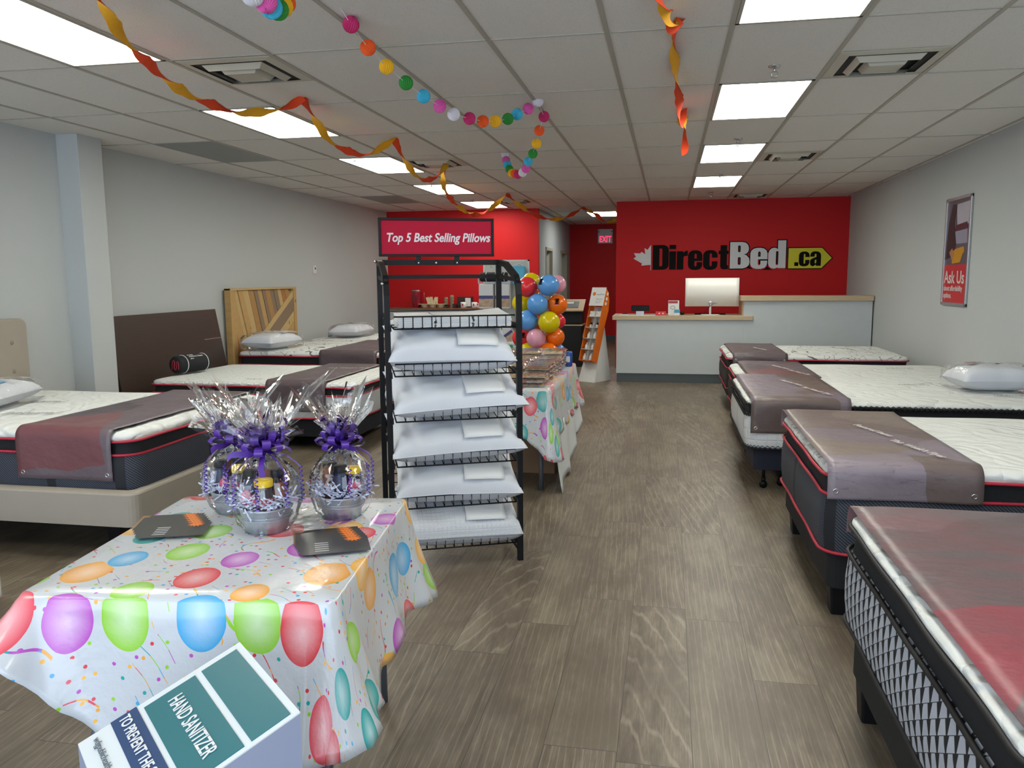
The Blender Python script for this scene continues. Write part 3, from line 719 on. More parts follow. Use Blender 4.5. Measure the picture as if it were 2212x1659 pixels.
def bagged(label, loc, rz, a=.33, b=.22, T=.075, print_=None, seed=1, tilt=0.0, bag=True):
    t = thing('bed_pillow', label, 'pillow', loc, rz); t.rotation_euler = (0, tilt, rz)
    o = pillow_mesh(a, b, T, seed).build('cotton_pillow', WHITECLOTH, t, True); o.location = (0, 0, T*.8)
    if bag:
        m = MB(); O = dense(rrect(-a*.99, a*.99, -b*.99, b*.99, .02, 2), .05); qq = rnd(seed+5)
        js = [qq.uniform(-.006, .006) for _ in O]
        rings = []
        for s_, z_ in ((.95, .0), (1.03, .012), (1.035, T*.7), (1.02, T*1.35), (.93, T*1.72), (.7, T*1.92), (.35, T*2.0), (.05, T*2.02)):
            rings.append([(p[0]*s_+js[i]*s_, p[1]*s_+js[-i]*s_, max(0, z_+js[i]*.8)) for i, p in enumerate(O)])
        m.loft(rings, True, True); m.build('plastic_bag', BAG, t, False)
    if print_:
        for (c, x0, x1, y0, y1) in print_:
            m = MB().grid(8, 4, lambda i, j: (x0+(x1-x0)*i, y0+(y1-y0)*j, T*.8+T*1.02*max(0, (1-((x0+(x1-x0)*i)/a)**4)*(1-((y0+(y1-y0)*j)/b)**4))**.5+.010))
            m.build('printed_insert', c, t, True)
    return t
SKYB = plain('sky_blue_print', '5fa8d3', .4); GRNP = plain('green_print', '5a9a3c', .4); PINKP = plain('red_print', '9a4650', .5)
bagged('white pillow in a clear plastic bag by the right wall, on the third bed', (2.40, 6.60, .668), .12, .29, .19, .10, [(PINKP, -.16, -.04, .06, .12)], 3)
bagged('bagged white pillow with a sky blue print on the bed in the beige frame', (-4.42, 4.48, .714), PI/2+.25, .36, .24, .085, [(SKYB, -.30, .06, -.16, .16), (GRNP, .07, .1, -.1, .16)], 5)
bagged('bagged white pillow against the pallet-wood headboard', (-4.70, 9.05, .70), PI/2-.15, .33, .22, .10, [(PAPER, .02, .26, -.14, .02)], 7)
bagged('bagged white pillow on the farthest bed on the left', (-4.55, 11.2, .69), PI/2, .36, .22, .095, [(PINKP, .0, .2, -.02, .1)], 9)
# black rolled pillow
def roll_pillow(label, loc, rz, L=.46, r=.085, words=('PURE', 'memory foam', 'pillow'), lx=-.06):
    t = thing('rolled_pillow', label, 'pillow', loc, rz)
    m = MB(); m.T = Matrix.Translation((0, 0, r)) @ Matrix.Rotation(PI/2, 4, 'Y'); m.lathe([(r*.9, -L/2), (r, -L/2+.015), (r, L/2-.015), (r*.9, L/2)], n=32); m.build('black_sleeve', BLACKFAB, t, True, bevel=0)
    for x in (-L*.27, L*.40):
        m = MB(); m.tube([(x, (r+.001)*cos(a*PI/16), r+(r+.001)*sin(a*PI/16)) for a in range(32)], .004, 6, closed=True); m.build('white_band', WHITE, t, True)
    for i, wd in enumerate(words):
        a = 1.15-i*.28; Mx = frame((lx, -(r+.002)*cos(a), r+(r+.002)*sin(a)), (1, 0, 0), (0, sin(a), cos(a))); text('printed_word', wd, .03 if i < 2 else .018, PAPER, t, Mx, .0004)
    m = MB(); z0 = r; x = -L/2-.004
    m.tube([(x, .04, z0-.05), (x, .03, z0+.03), (x, .015, z0+.045), (x, 0, z0+.03), (x, .01, z0-.03), (x, -.005, z0-.045), (x, -.02, z0-.03), (x, -.022, z0+.02), (x, -.035, z0+.035), (x, -.048, z0+.02), (x, -.05, z0-.045)], .004, 5)
    m.build('red_loop_emblem', REDPIPE, t, True)
    return t
roll_pillow('black rolled pillow with two white bands beside the brown headboard', (-4.60, 7.16, .628), PI/2-.25, .38, .085)
# ================================================================= pillow rack
RY = math.radians(23.9); RO = Vector((-1.394, 3.90, 0)); RW = .685; RD = .50
rack = thing('pillow_rack', 'tall black metal display rack of white pillows in the middle of the shop', 'display rack', RO, RY)
p_ = .016
for s, x in ((0, 0), (1, RW)):
    # front upright, bending back at the top to meet the rear upright
    MB().tube([(x, 0, 0), (x, 0, .8), (x, 0, 1.44), (x, .015, 1.49), (x, .06, 1.53), (x, .30, 1.60), (x, RD-.02, 1.615)], .020, 4, sq=True).build('front_post', BLACK, rack)
    MB().tube([(x, RD, 0), (x, RD, .8), (x, RD, 1.63)], .020, 4, sq=True).build('rear_post', BLACK, rack)
    MB().tube([(x, 0, .06), (x, RD, .06)], .014, 4, sq=True).tube([(x, .02, 1.515), (x, RD, 1.535)], .014, 4, sq=True).build('side_rail', BLACK, rack)
MB().tube([(0, RD, 1.615), (RW, RD, 1.615)], .021, 4, sq=True).build('top_rail', BLACK, rack)
MB().tube([(0, RD, 1.535), (RW, RD, 1.535)], .016, 4, sq=True).build('cross_rail', BLACK, rack)
m = MB()
for x in (.0, RW):
    for z in (1.62, 1.50): m.sphere((x+(.02 if x else -.02), .0 if z < 1.6 else RD, z), .008, n=8, m=6)
for x, z in ((.22, 1.613), (.32, 1.613), (.44, 1.613)): m.sphere((x, RD-.017, z), .007, .004, .007, 8, 6)
m.build('bolt', CHROME, rack, True)
# sign
x0, x1, z0, z1 = .0, .655, 1.648, 1.862
m = MB()
ys = RD-.012
m.box(x0, x1, ys-.012, ys+.012, z0, z0+.014).box(x0, x1, ys-.012, ys+.012, z1-.014, z1).box(x0, x0+.014, ys-.012, ys+.012, z0, z1).box(x1-.014, x1, ys-.012, ys+.012, z0, z1)
for x in (.22, .44): m.box(x-.014, x+.014, ys-.008, ys+.012, 1.60, z0+.004)
sg = m.build('sign_frame', BLACK, rack, bevel=.002)
bx(x0+.01, x1-.01, ys-.004, ys+.004, z0+.01, z1-.01).build('sign_board', plain('crimson_print', 'ac1a34', .6, spec=.15, vary=.06), sg)
text('sign_lettering', 'Top 5 Best Selling Pillows', .068, plain('sign_white', 'dcd3d6', .6), sg, frame(((x0+x1)/2+.008, ys-.0055, z0+.083), (1, 0, 0), (0, 0, 1)), .0006, bold=.0016, shear=.22, align='CENTER', xs=.84)
# shelves
SZ = [1.335, 1.095, .86, .625, .40, .175]
WR = .0035
for i, z in enumerate(SZ):
    m = MB(); xa, xb = .03, RW-.03; ya, yb = -.035, RD-.03; tz = .07
    if i == 0: tz = .02
    fz = .062
    def Z(y): return z-fz+tz*(y-ya)/(yb-ya)
    m.tube([(xa, ya, z-fz), (xb, ya, z-fz), (xb, ya, z), (xa, ya, z)], WR*1.15, 6, closed=True)
    m.tube([(xa, ya, z-fz), (xa, yb, Z(yb)), (xb, yb, Z(yb)), (xb, ya, z-fz)], WR*1.15, 6)
    m.tube([(xa, yb, Z(yb)), (xa, yb, Z(yb)+.05), (xb, yb, Z(yb)+.05), (xb, yb, Z(yb))], WR, 6)
    k = 13
    for j in range(1, k):
        x = xa+(xb-xa)*j/k
        m.tube([(x, ya, z), (x, ya, z-fz), (x, yb, Z(yb))], WR*.8, 5)
    for j in range(1, 4):
        y = ya+(yb-ya)*j/4; m.tube([(xa, y, Z(y)-.003), (xb, y, Z(y)-.003)], WR*.9, 5)
    sh = m.build('wire_shelf', BLACK, rack, True)
    br = MB()
    for x in (0.012, RW-.012):
        for q_ in ((-.03, .10, z-fz-.012, z-fz+.02), (RD-.10, RD, Z(yb)-.02, Z(yb)+.015)):
            bx(x-.006, x+.006, *q_).build('shelf_bracket', BLACK, sh)
def rk(x, y, z): return Matrix.Translation(RO) @ Matrix.Rotation(RY, 4, 'Z') @ Vector((x, y, z))
ORD = ['top', 'second from the top', 'middle', 'fourth from the top', 'bottom visible']
PDIA = N('diamond_quilted_pillow_cover'); _u = PDIA.obj(); _w = PDIA.n('TexVoronoi', _feature='DISTANCE_TO_EDGE', Vector=_u, Scale=42, Randomness=0.0)
_b = PDIA.bsdf(Base__Color=srgb('ccd0d6'), Roughness=.85); PDIA.set(_b.inputs['Normal'], PDIA.bump(PDIA.math('MINIMUM', _w.outputs[0], .2), .5, .02)); PDIA = PDIA.m
q = rnd(11)
SPEC = [(.335, .225, .095, .06, -.01, 0.0), (.355, .235, .075, .06, .02, .045), (.355, .23, .078, .055, .015, .01), (.335, .23, .085, .06, .02, -.03), (.330, .235, .082, .02, .02, .0)]
for i in range(5):
    a, b, T, pin, dx, rz = SPEC[i]; zz = SZ[i+1]-.062
    t = thing('bed_pillow', 'plump white pillow on the %s pillow shelf of the black rack' % ORD[i], 'pillow', rk(RW/2+dx, .165, SZ[i+1]+(.078 if i else .088)), RY+rz, 'pillows stacked on the black rack')
    t.rotation_euler = (math.radians(21), math.radians(-1.5 if i in (1, 2) else 1), RY+rz)
    body = pillow_mesh(a, b, T, 20+i, 40, 26, pin, .42 if i < 4 else .3, .0045, 1.05).build('cotton_cover', PDIA if i == 4 else WHITECLOTH, t, True)
    if i in (1, 2, 3):    # piped edge
        P = []
        for s in range(80):
            f = s/80*4; e = int(f); g = -1+2*(f-e); u, v = ((g, -1), (1, g), (-g, 1), (-1, -g))[e]
            P.append((a*u*(1-pin*(1-v*v)), b*v*(1-pin*(1-u*u)), 0))
        MB().tube(P, .003, 5, closed=True).build('piped_edge', WHITECLOTH, t, True)
    # information card lying on the pillow front
    c = thing('information_card', 'blank white card lying on the %s pillow of the rack' % ORD[i], 'card', t.location, RY+rz, 'white cards on the rack pillows'); c.rotation_euler = t.rotation_euler
    def fn(u_, v_):
        x = .02+.215*u_; y = -.195+.25*v_; uu, vv = x/a, y/b
        zt_ = T*max(0, (1-uu**4)*(1-vv**4))**(.42 if i < 4 else .3)
        return (x+(.012*v_), y, zt_+.010+.004*(1-v_))
    MB().grid(8, 10, fn).build('card_sheet', PAPER, c, True, solid=.0012)
# stacks of brochures on the top shelf
for i, (xa, wd, lab) in enumerate(((.055, .185, 'left'), (.25, .185, 'middle'), (.445, .195, 'right'))):
    t = thing('brochure_stack', 'white brochures stacked on the top shelf of the rack, %s pile' % lab, 'brochures', rk(xa, .0, SZ[0]-.058), RY, 'brochure piles on top of the rack')
    q = rnd(i+3)
    for k in range(9):
        o = q.uniform(-.004, .004); o2 = q.uniform(-.005, .005)
        m = MB().grid(4, 4, lambda u, v: (o+wd*u, o2-.01+.30*v, .0065*k+.004+(.012*(v-.3)**2 if k == 8 else 0)+(.02*u*v if (k == 8 and i == 2) else 0)))
        m.build('brochure', PAPER, t, solid=.0055)
# loose white things seen through the rack
t = thing('rolled_towel', 'small white rolled pillow sample behind the second pillow of the rack', 'pillow sample', rk(.10, .40, SZ[2]-.02), RY+.3)
MB().tube([(-.09, 0, .04), (.09, 0, .04)], .028, 12).build('roll', WHITECLOTH, t, True)

# ================================================================= balloon-print tables
PAL = ['d8363f', 'e9a22c', '17a2a0', '8fcb2e', 'b54ab8', '39a4d8', 'e04a5a', 'f0b23a']
def party_cloth(name, cell=.185):
    k = N(name); uv = k.uv()
    nz = k.n('TexNoise', Vector=uv, Scale=3.0); wv = k.n('VectorMath', _operation='MULTIPLY_ADD'); k.set(wv.inputs[0], nz.outputs[1]); wv.inputs[1].default_value = (.03, .03, 0); k.set(wv.inputs[2], uv)
    v = k.n('TexVoronoi', _voronoi_dimensions='2D', Vector=k.map(wv.outputs[0], (1/cell*1.12, 1/cell*.88, 1)), Scale=1.0, Randomness=.75)
    r, g, b_ = k.sep(v.outputs[1])
    pal = k.ramp(r, [(i/8, srgb(c)) for i, c in enumerate(PAL)], 'CONSTANT')
    d = v.outputs[0]
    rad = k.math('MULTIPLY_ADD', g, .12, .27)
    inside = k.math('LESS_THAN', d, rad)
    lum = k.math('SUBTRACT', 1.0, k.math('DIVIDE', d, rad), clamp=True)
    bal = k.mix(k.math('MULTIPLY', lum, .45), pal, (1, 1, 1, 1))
    # streamers and confetti dots
    v2 = k.n('TexVoronoi', _voronoi_dimensions='2D', Vector=uv, Scale=34.0)
    c2 = k.ramp(k.sep(v2.outputs[1])[0], [(i/8, srgb(c)) for i, c in enumerate(PAL)], 'CONSTANT')
    dot = k.math('MULTIPLY', k.math('LESS_THAN', v2.outputs[0], .17), k.math('GREATER_THAN', k.sep(v2.outputs[1])[1], .6))
    wvv = k.n('TexWave', _wave_type='BANDS', _bands_direction='DIAGONAL', Vector=uv, Scale=3.2, Distortion=9.0, Detail=1.0, **{'Detail Scale': 1.5} if False else {})
    ln = k.math('MULTIPLY', k.math('LESS_THAN', k.math('ABSOLUTE', k.math('SUBTRACT', wvv.outputs[1], .5)), .035), k.math('GREATER_THAN', k.noise(uv, 9, 1), .52))
    base = k.mix(k.math('MAXIMUM', dot, ln), srgb('c6cace'), c2)
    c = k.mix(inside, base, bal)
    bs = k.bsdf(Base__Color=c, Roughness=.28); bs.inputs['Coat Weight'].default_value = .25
    k.set(bs.inputs['Normal'], k.bump(k.noise(uv, 26, 3), .25, .01)); return k.m
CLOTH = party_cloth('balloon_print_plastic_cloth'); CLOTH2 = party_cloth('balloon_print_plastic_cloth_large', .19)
def tablecloth(label, loc, rz, hx, hy, z, drops, group, mat, seed=0, flare=.035, fold=.012, corner=(.10, .10, .10, .10), jag=.01, nearfn=None):
    """drops: near(-y), right(+x), far(+y), left(-x)"""
    q = rnd(seed); ph = q.random()*6
    t = thing('tablecloth', label, 'tablecloth', (loc[0], loc[1], z), rz, group)
    O = dense(rrect(-hx, hx, -hy, hy, .025, 3), .022); n = len(O); nr = []
    for i in range(n):
        a, b = O[i-1], O[(i+1) % n]; dx, dy = b[0]-a[0], b[1]-a[1]; L = math.hypot(dx, dy) or 1; nr.append((dy/L, -dx/L))
    def drop(i):
        x, y = O[i]; nx, ny = nr[i]; w = [max(0, -ny), max(0, nx), max(0, ny), max(0, -nx)]; s = sum(w); dr = list(drops)
        if nearfn: dr[0] = nearfn((x+hx)/(2*hx))
        d = sum(a*b for a, b in zip(w, dr))/s
        for (sx, sy), c in zip(((1, -1), (1, 1), (-1, 1), (-1, -1)), corner):
            dist = math.hypot(x-sx*hx, y-sy*hy); d += c*max(0, 1-dist/.16)
        return d
    arc = 0; S = []
    for i in range(n): S.append(arc); a, b = O[i], O[(i+1) % n]; arc += math.hypot(b[0]-a[0], b[1]-a[1])
    rings = []; uvs = []
    K = 14
    for j in range(K+1):
        f = j/K; R = []; U = []
        for i in range(n):
            x, y = O[i]; nx, ny = nr[i]; d = drop(i)
            cd = min(math.hypot(x-sx*hx, y-sy*hy) for sx in (-1, 1) for sy in (-1, 1)); cf = max(0, 1-cd/.17)
            off = .004+fold*f*(1+sin(S[i]*17+ph+f*.6))+flare*f*f*.6+.055*cf*f*(1+.3*sin(S[i]*60))
            if j == 0: off = 0
            zz = -d*f+(jag*sin(S[i]*31+ph)*f)
            if j == 1: off = .006; zz = -.008
            R.append((x+nx*off, y+ny*off, zz)); U.append((x+nx*d*f, y+ny*d*f))
        rings.append(R); uvs.append(U)
    m = MB()
    # top sheet
    top = [[(p[0]*s, p[1]*s, 0) for p in O] for s in (.02, .3, .6, .85, 1.0)]
    m.loft(top+rings[1:], cap0=True, uvf=lambda i, k, p: ((p[0], p[1]) if i < 5 else uvs[i-4][k]))
    m.build('printed_cloth', mat, t, True, solid=.0008)
    return t
GREYP = plain('grey_steel_tube', '5a6068', .45, .3)
def folding_table(label, loc, rz, hx, hy, z, group=None):
    t = thing('folding_table', label, 'table', (loc[0], loc[1], 0), rz, group)
    bx(-hx, hx, -hy, hy, z-.04, z-.003).build('tabletop', plain('light_grey_table_plastic', 'b9bbbd', .5), t, bevel=.008)
    for s in (-1, 1):
        for sx in (-1, 1):
            MB().tube([(sx*(hx-.10), s*(hy-.30), z-.045), (sx*(hx-.09), s*(hy-.24), .42), (sx*(hx-.06), s*(hy-.12), .20), (sx*(hx-.06), s*(hy-.115), .0)], .016, 8).build('leg', GREYP, t, True)
        MB().tube([(-(hx-.09), s*(hy-.24), .42), (hx-.09, s*(hy-.24), .42)], .011, 8).build('cross_bar', GREYP, t, True)
    return t
# back table with the cookie boxes
folding_table('folding table with a balloon-print cloth behind the pillow rack', (-1.20, 6.42), .012, .37, .90, .735)
tablecloth('balloon-print plastic cloth on the table behind the pillow rack, hanging low at its near corner', (-1.20, 6.42), .012, .385, .915, .745, (.33, .36, .2, .3), 'balloon-print plastic tablecloths', CLOTH, 2, corner=(.16, .02, .1, .1), fold=.016)
# the white underside hanging on the aisle side
tl = thing('table_liner', 'plain white plastic sheet hanging under the balloon-print cloth on the aisle side', 'tablecloth', (-.80, 6.42, .74), .012)
def lin(i, j):
    y = -.86+1.70*i; z = -.30-(.34+.10*(1-i)+.02*sin(i*40)-.28*max(0, (i-.45)))*j
    return (.012+.02*sin(i*21+j)*j+.045*j, y, z)
MB().grid(50, 8, lin).build('liner_sheet', plain('white_plastic_sheet', 'cfd3d3', .4), tl, True, solid=.001)
KRAFT = plain('brown_cardboard', '8a6c52', .8)
t = thing('cardboard_box', 'brown cardboard box under the table behind the pillow rack', 'box', (-1.10, 6.35, 0))
bx(-.30, .25, -.22, .22, 0, .34).build('carton', KRAFT, t, bevel=.003); bx(-.30, .25, -.02, .03, .3405, .342).build('packing_tape', plain('tan_tape', 'b09468', .3), t)
# clamshell boxes of cookies
CLEAR = film('clear_clamshell_plastic', g=.20, rough=.12)
COOK = [plain('baked_brown_%d' % i, c, .8, vary=.2, scale=60) for i, c in enumerate(('b08b66', 'cfae85', '94704f', 'dcc3a2'))]
def clam(n):
    t = thing('cookie_box', 'clear plastic clamshell of cookies in the big stack on the balloon-print table', 'food box', group='clear clamshell boxes of cookies')
    a, b, h = .095, .075, .032; m = MB()
    R = lambda s, z: [(x, y, z) for x, y in rrect(-a*s, a*s, -b*s, b*s, .015, 2)]
    m.loft([R(.9, 0), R(.98, h*.5), R(1.03, h*.52), R(1.03, h*.58), R(.98, h*.6), R(.9, h*.95), R(.5, h)], True, True)
    m.build('clear_shell', CLEAR, t)
    m = MB(); q = rnd(n)
    for i in range(3):
        for j in range(2): m.lathe([(.001, .004), (.026, .004), (.028, .010), (.022, .018), (.002, .02)], (-.058+i*.058, -.033+j*.066, 0), 10, False)
    m.build('cookies', COOK[n % 4], t, True)
    bx(-.085, .085, -.066, .066, .0015, .0035).build('white_doily', PAPER, t)
    return t
protos = [clam(i) for i in range(4)]; q = rnd(8); used = set()
for c_ in range(3):
    for r_ in range(8):
        top = 5 if r_ > 5 else (4 if r_ > 0 else 3)
        for l_ in range(top):
            i = q.randrange(4); x = -1.36+c_*.205+q.uniform(-.012, .012); y = 5.72+r_*.175+q.uniform(-.01, .01); z = .7475+l_*.0335
            rz = q.uniform(-.06, .06)
            lab = 'clear cookie clamshell, %s in the %s pile from the rack, %s column' % (('lowest', 'second lowest', 'third from below', 'fourth from below', 'topmost')[4 if l_ == top-1 else l_], ('nearest', 'second', 'third', 'fourth', 'fifth', 'sixth', 'seventh', 'farthest')[r_], ('left', 'middle', 'right')[c_])
            if i not in used: used.add(i); o = protos[i]; o.location = (x, y, z); o.rotation_euler = (0, 0, rz); o['label'] = lab
            else: copy_tree(protos[i], None, (x, y, z), rz, lab)
def can(label, loc, col, h=.12, r=.033):
    t = thing('drink_can', label, 'can', loc)
    MB().lathe([(r*.8, 0), (r, .008), (r, h-.012), (r*.82, h)], n=20).build('can_body', plain('can_'+col, col, .35, .3), t, True)
    m = MB(); m.lathe([(r*.8, h+.001), (r*.8, h-.001)], n=20); m.build('can_lid', CHROME, t)
    bx(-r*.5, r*.5, -r-.001, -r*.86, h*.3, h*.7).build('can_print', PAPER, t)
can('blue drink can beside the stacked cookie boxes', (-.855, 7.05, .747), '2d55a5', .13, .036)
can('green drink can behind the cookie boxes, nearer the pillow rack post', (-1.42, 7.24, .747), '1f8f55', .17)
can('green drink can just left of the rack post, partly hidden', (-1.50, 7.10, .747), '23915a', .17)
def bowl(label, loc, col, r=.10):
    t = thing('plastic_bowl', label, 'bowl', loc)
    MB().lathe([(r*.5, 0), (r*.62, .003), (r*.95, .045), (r, .05), (r*.93, .047), (r*.6, .01), (r*.02, .008)], n=28, cap=False).build('bowl_body', plain('bowl_'+col, col, .3), t, True)
    MB().tube([(r*cos(a*PI/14), r*sin(a*PI/14), .05) for a in range(28)], .003, 6, closed=True).build('rim', plain('bowl_rim_'+col, col, .25), t, True)
bowl('shiny yellow plastic bowl on the table behind the rack post', (-1.475, 6.42, .747), 'e5b510')
bowl('shiny red plastic bowl behind the yellow bowl', (-1.49, 6.66, .747), 'b3202a')

# front table with the gift baskets
TC = Vector((-1.285, 2.24)); TRZ = .128
folding_table('square folding table under the gift baskets', TC, TRZ, .40, .46, .715)
tablecloth('balloon-print plastic cloth under the three gift baskets in the foreground', TC, TRZ, .415, .475, .725, (.33, .34, .3, .10), 'balloon-print plastic tablecloths', CLOTH2, 6, nearfn=lambda f: .10+min(f, .42)*1.0-max(0, f-.5)*.3, corner=(.0, .05, .1, .02), flare=.07, fold=.014, jag=.012)
# ================================================================= gift baskets
GALV = N('galvanised_bucket'); _o = GALV.obj(); _n = GALV.noise(_o, 30, 2); GALV.bsdf(Base__Color=GALV.mix(_n, srgb('a9b2b8'), srgb('cdd3d8')), Roughness=.35, Metallic=.6); GALV = GALV.m
CELLO = film('crinkled_cellophane', g=.045, rough=.04, fres=1.25)
PURP = plain('purple_ribbon', '4f2a90', .3, spec=.6, vary=.1); CRINK = plain('white_shredded_paper', 'c9cfe2', .7)
JARD = plain('dark_jam', '2a1620', .2, coat=.6); LIDY = plain('yellow_lid', 'e8c21a', .35); GING = plain('gingham_red', 'b0404c', .7); NAVYJ = plain('navy_label', '1d2748', .4)
BARK = plain('brown_snack', '7a4a30', .7, vary=.3, scale=60); PINKC = plain('pink_candy', 'c04a68', .5)
def ribbon(m, P, wdir, w):
    """flat strip through P with width vectors"""
    vs = []
    for i, p in enumerate(P):
        d = Vector(wdir[i] if isinstance(wdir[0], (tuple, list, Vector)) else wdir).normalized()*w/2; p = Vector(p); vs += [p-d, p+d]
    m.add(vs, [(2*i, 2*i+1, 2*i+3, 2*i+2) for i in range(len(P)-1)])
def basket(label, x, y, z, s, seed, rz):
    q = rnd(seed)
    t = thing('gift_basket', label, 'gift basket', (x, y, z), rz, 'cellophane-wrapped gift baskets with purple bows'); t.scale = (s, s, s)
    MB().lathe([(.062, 0), (.066, .004), (.084, .075), (.088, .078), (.088, .083), (.082, .083), (.078, .07), (.06, .008)], n=32).build('bucket', GALV, t, True)
    m = MB()
    for z_ in (.045, .055): m.tube([(.0775*(1+.05*(z_-.045)/.01)*cos(a*PI/16), .0775*(1+.05*(z_-.045)/.01)*sin(a*PI/16), z_) for a in range(32)], .0014, 5, closed=True)
    m.build('bucket_ribs', GALV, t, True)
    m = MB()
    for i in range(230):   # zig-zag paper shreds
        a = q.random()*6.28; r = .03+.068*q.random()**.6; c = Vector((r*cos(a), r*sin(a), .082+q.random()*.035)); d = Vector((q.uniform(-1, 1), q.uniform(-1, 1), q.uniform(-.5, .9))).normalized(); u = d.cross(Vector((0, 0, 1))).normalized()
        P = [c+d*(.009*k)+u*(.005*(k % 2)) for k in range(6)]
        ribbon(m, P, d.cross(u), .0048)
    o = m.build('shredded_paper', CRINK, t); o['kind'] = 'stuff'
    # jars and treats
    def jar(px, py, h, r, body, lid, lab_):
        j = MB().lathe([(r*.9, .05), (r, .058), (r, .05+h*.75), (r*.8, .05+h*.9), (r*.8, .05+h)], (px, py, 0), 20).build('jar', body, t, True); tag(j, lab_)
        MB().lathe([(r*.95, .05+h), (r*.98, .052+h), (r*.98, .07+h), (r*.9, .073+h)], (px, py, 0), 20).build('lid', lid, j, True)
        m2 = MB(); m2.T = Matrix.Translation((px, py, 0)); m2.lathe([(r+.0008, .095), (r+.0008, .12)], n=20, cap=False); m2.build('jar_label', GING if body is JARD else NAVYJ, j, True)
    jar(.008, -.040, .105, .031, JARD, LIDY, 'dark jar with a yellow lid')
    jar(-.046, .004, .125, .025, NAVYJ, BLACK, 'dark bottle with a black cap')
    jar(.034, .038, .12, .026, JARD, BLACK, 'dark jar at the back')
    for (px, py, pz, rx, ry, rz_, mt) in ((.052, -.01, .125, .024, .02, .036, BARK), (-.050, -.035, .115, .02, .018, .026, PINKC), (-.015, -.055, .108, .018, .014, .018, PINKC), (.055, .02, .15, .02, .02, .025, JARD), (0, .05, .155, .03, .018, .035, BARK)):
        m = MB(); m.sphere((px, py, pz), rx, ry, rz_, 10, 7); m.build('treat_bag', mt, t, True)
    # cellophane: ball round the bucket, neck, and a spiky flare
    nn = 44; rings = []; J = [q.uniform(-.012, .012) for _ in range(nn)]; K = [q.uniform(-.5, 1) for _ in range(nn)]
    for i, (r, zz) in enumerate(((.070, .002), (.094, .03), (.112, .09), (.116, .13), (.104, .175), (.080, .21), (.048, .24), (.020, .262))):
        rings.append([((r+J[k]*(.35 if i < 2 else .6 if i < 6 else .2))*cos(2*PI*k/nn), (r+J[k]*(.35 if i < 2 else .6 if i < 6 else .2))*sin(2*PI*k/nn), zz+J[(k*3) % nn]*.3) for k in range(nn)])
    fl = []
    for f, r, zz in ((.3, .042, .30), (.6, .10, .365), (1.0, .165, .43)):
        R_ = []
        for k in range(nn):
            a = 2*PI*k/nn; spike = (K[k] if k % 2 else -.4)*f
            rr = r*(1+.28*sin(3*a+seed)+.22*spike); R_.append((rr*cos(a), rr*sin(a)*.8, zz+.05*f*sin(2*a+seed*1.3)+.035*spike+.02*f))
        fl.append(R_)
    MB().loft(rings+fl, cap0=True).build('cellophane_wrap', CELLO, t, False)
    # inner crumpled leaves of the flare
    m = MB()
    for k in range(22):
        a = q.random()*6.28; el = q.uniform(.45, 1.45); L = q.uniform(.13, .25); d = Vector((cos(a)*cos(el), sin(a)*cos(el)*.8, sin(el))); u = d.cross(Vector((q.uniform(-1, 1), q.uniform(-1, 1), q.uniform(-1, 1)))).normalized()
        c = Vector((0, 0, .262)); w0, w1 = .006, q.uniform(.025, .06)
        p1 = c+d*L*.5; p2 = c+d*L; n_ = d.cross(u)*.012
        m.add([c-u*w0, c+u*w0, p1+u*w1*.5+n_, p1-n_, p1-u*w1*.5+n_, p2+u*w1-n_, p2+n_, p2-u*w1*.7-n_], [(0, 1, 2, 3), (0, 3, 4), (3, 2, 5, 6), (4, 3, 6, 7)])
    m.build('cellophane_leaves', CELLO, t, False)
    # bow: looped ribbon
    m = MB()
    for k in range(26):
        a = k*2.4; el = -.15+1.35*(k/26); L = .066+.016*q.random()
        d = Vector((cos(a)*cos(el), sin(a)*cos(el), sin(el))); sd = d.cross(Vector((0, 0, 1))); sd = sd.normalized() if sd.length > .05 else Vector((1, 0, 0)); up = sd.cross(d).normalized()
        c = Vector((0, 0, .272))+d*.012
        P = []
        for j in range(9):
            th = -PI+2*PI*j/8; P.append(c+d*(L*(1+cos(th))*.5)+up*(.017*sin(th)))
        ribbon(m, P, sd, .027)
    m.build('bow', PURP, t, True)
    m = MB()
    ribbon(m, [(0, 0, .265), (-.04, -.03, .258), (-.085, -.05, .262), (-.10, -.055, .25)], (0, .3, 1), .02)
    ribbon(m, [(0, 0, .262), (.015, -.07, .245), (.02, -.10, .225), (.03, -.115, .205)], (1, 0, 0.2), .018)
    m.build('ribbon_tail', PURP, t, True)
    m = MB()
    for a0 in (-2.2, -1.5, -.7, -2.9, .2):
        P = []; base = Vector((cos(a0)*.03, sin(a0)*.03, .25))
        for j in range(6): f = j/5; P.append((cos(a0)*(.03+.085*f), sin(a0)*(.03+.085*f), .255-.05*f*f))
        ex = Vector(P[-1]); 
        for j in range(30): f = j/29; P.append((ex.x+.007*cos(j*1.5)+.006*f*cos(a0), ex.y+.007*sin(j*1.5), ex.z-.11*f))
        ribbon(m, P, [(0.3, .3, 1)]*len(P), .0045)
    m.build('curled_ribbon', PURP, t, True)
    return t
Z0 = .7275
basket('wrapped gift basket with a purple bow, nearest the camera of the three', -1.262, 2.335, Z0, .98, 1, .2)
basket('wrapped gift basket with a purple bow, behind and left of the nearest basket', -1.475, 2.515, Z0, .93, 2, .9)
basket('wrapped gift basket with a purple bow, nearest the pillow rack', -1.080, 2.52, Z0, .93, 3, 2.0)
# loose cellophane sheet on the table between the baskets
t = thing('cellophane_sheet', 'loose clear cellophane lying on the cloth between the gift baskets', 'cellophane', (-1.14, 2.44, Z0+.004), .2)
q = rnd(31); J = [[q.uniform(0, .014) for _ in range(13)] for _ in range(13)]
MB().grid(12, 12, lambda i, j: (-.10+.2*i, -.12+.24*j, .003+J[int(i*12)][int(j*12)])).build('film_sheet', CELLO, t)
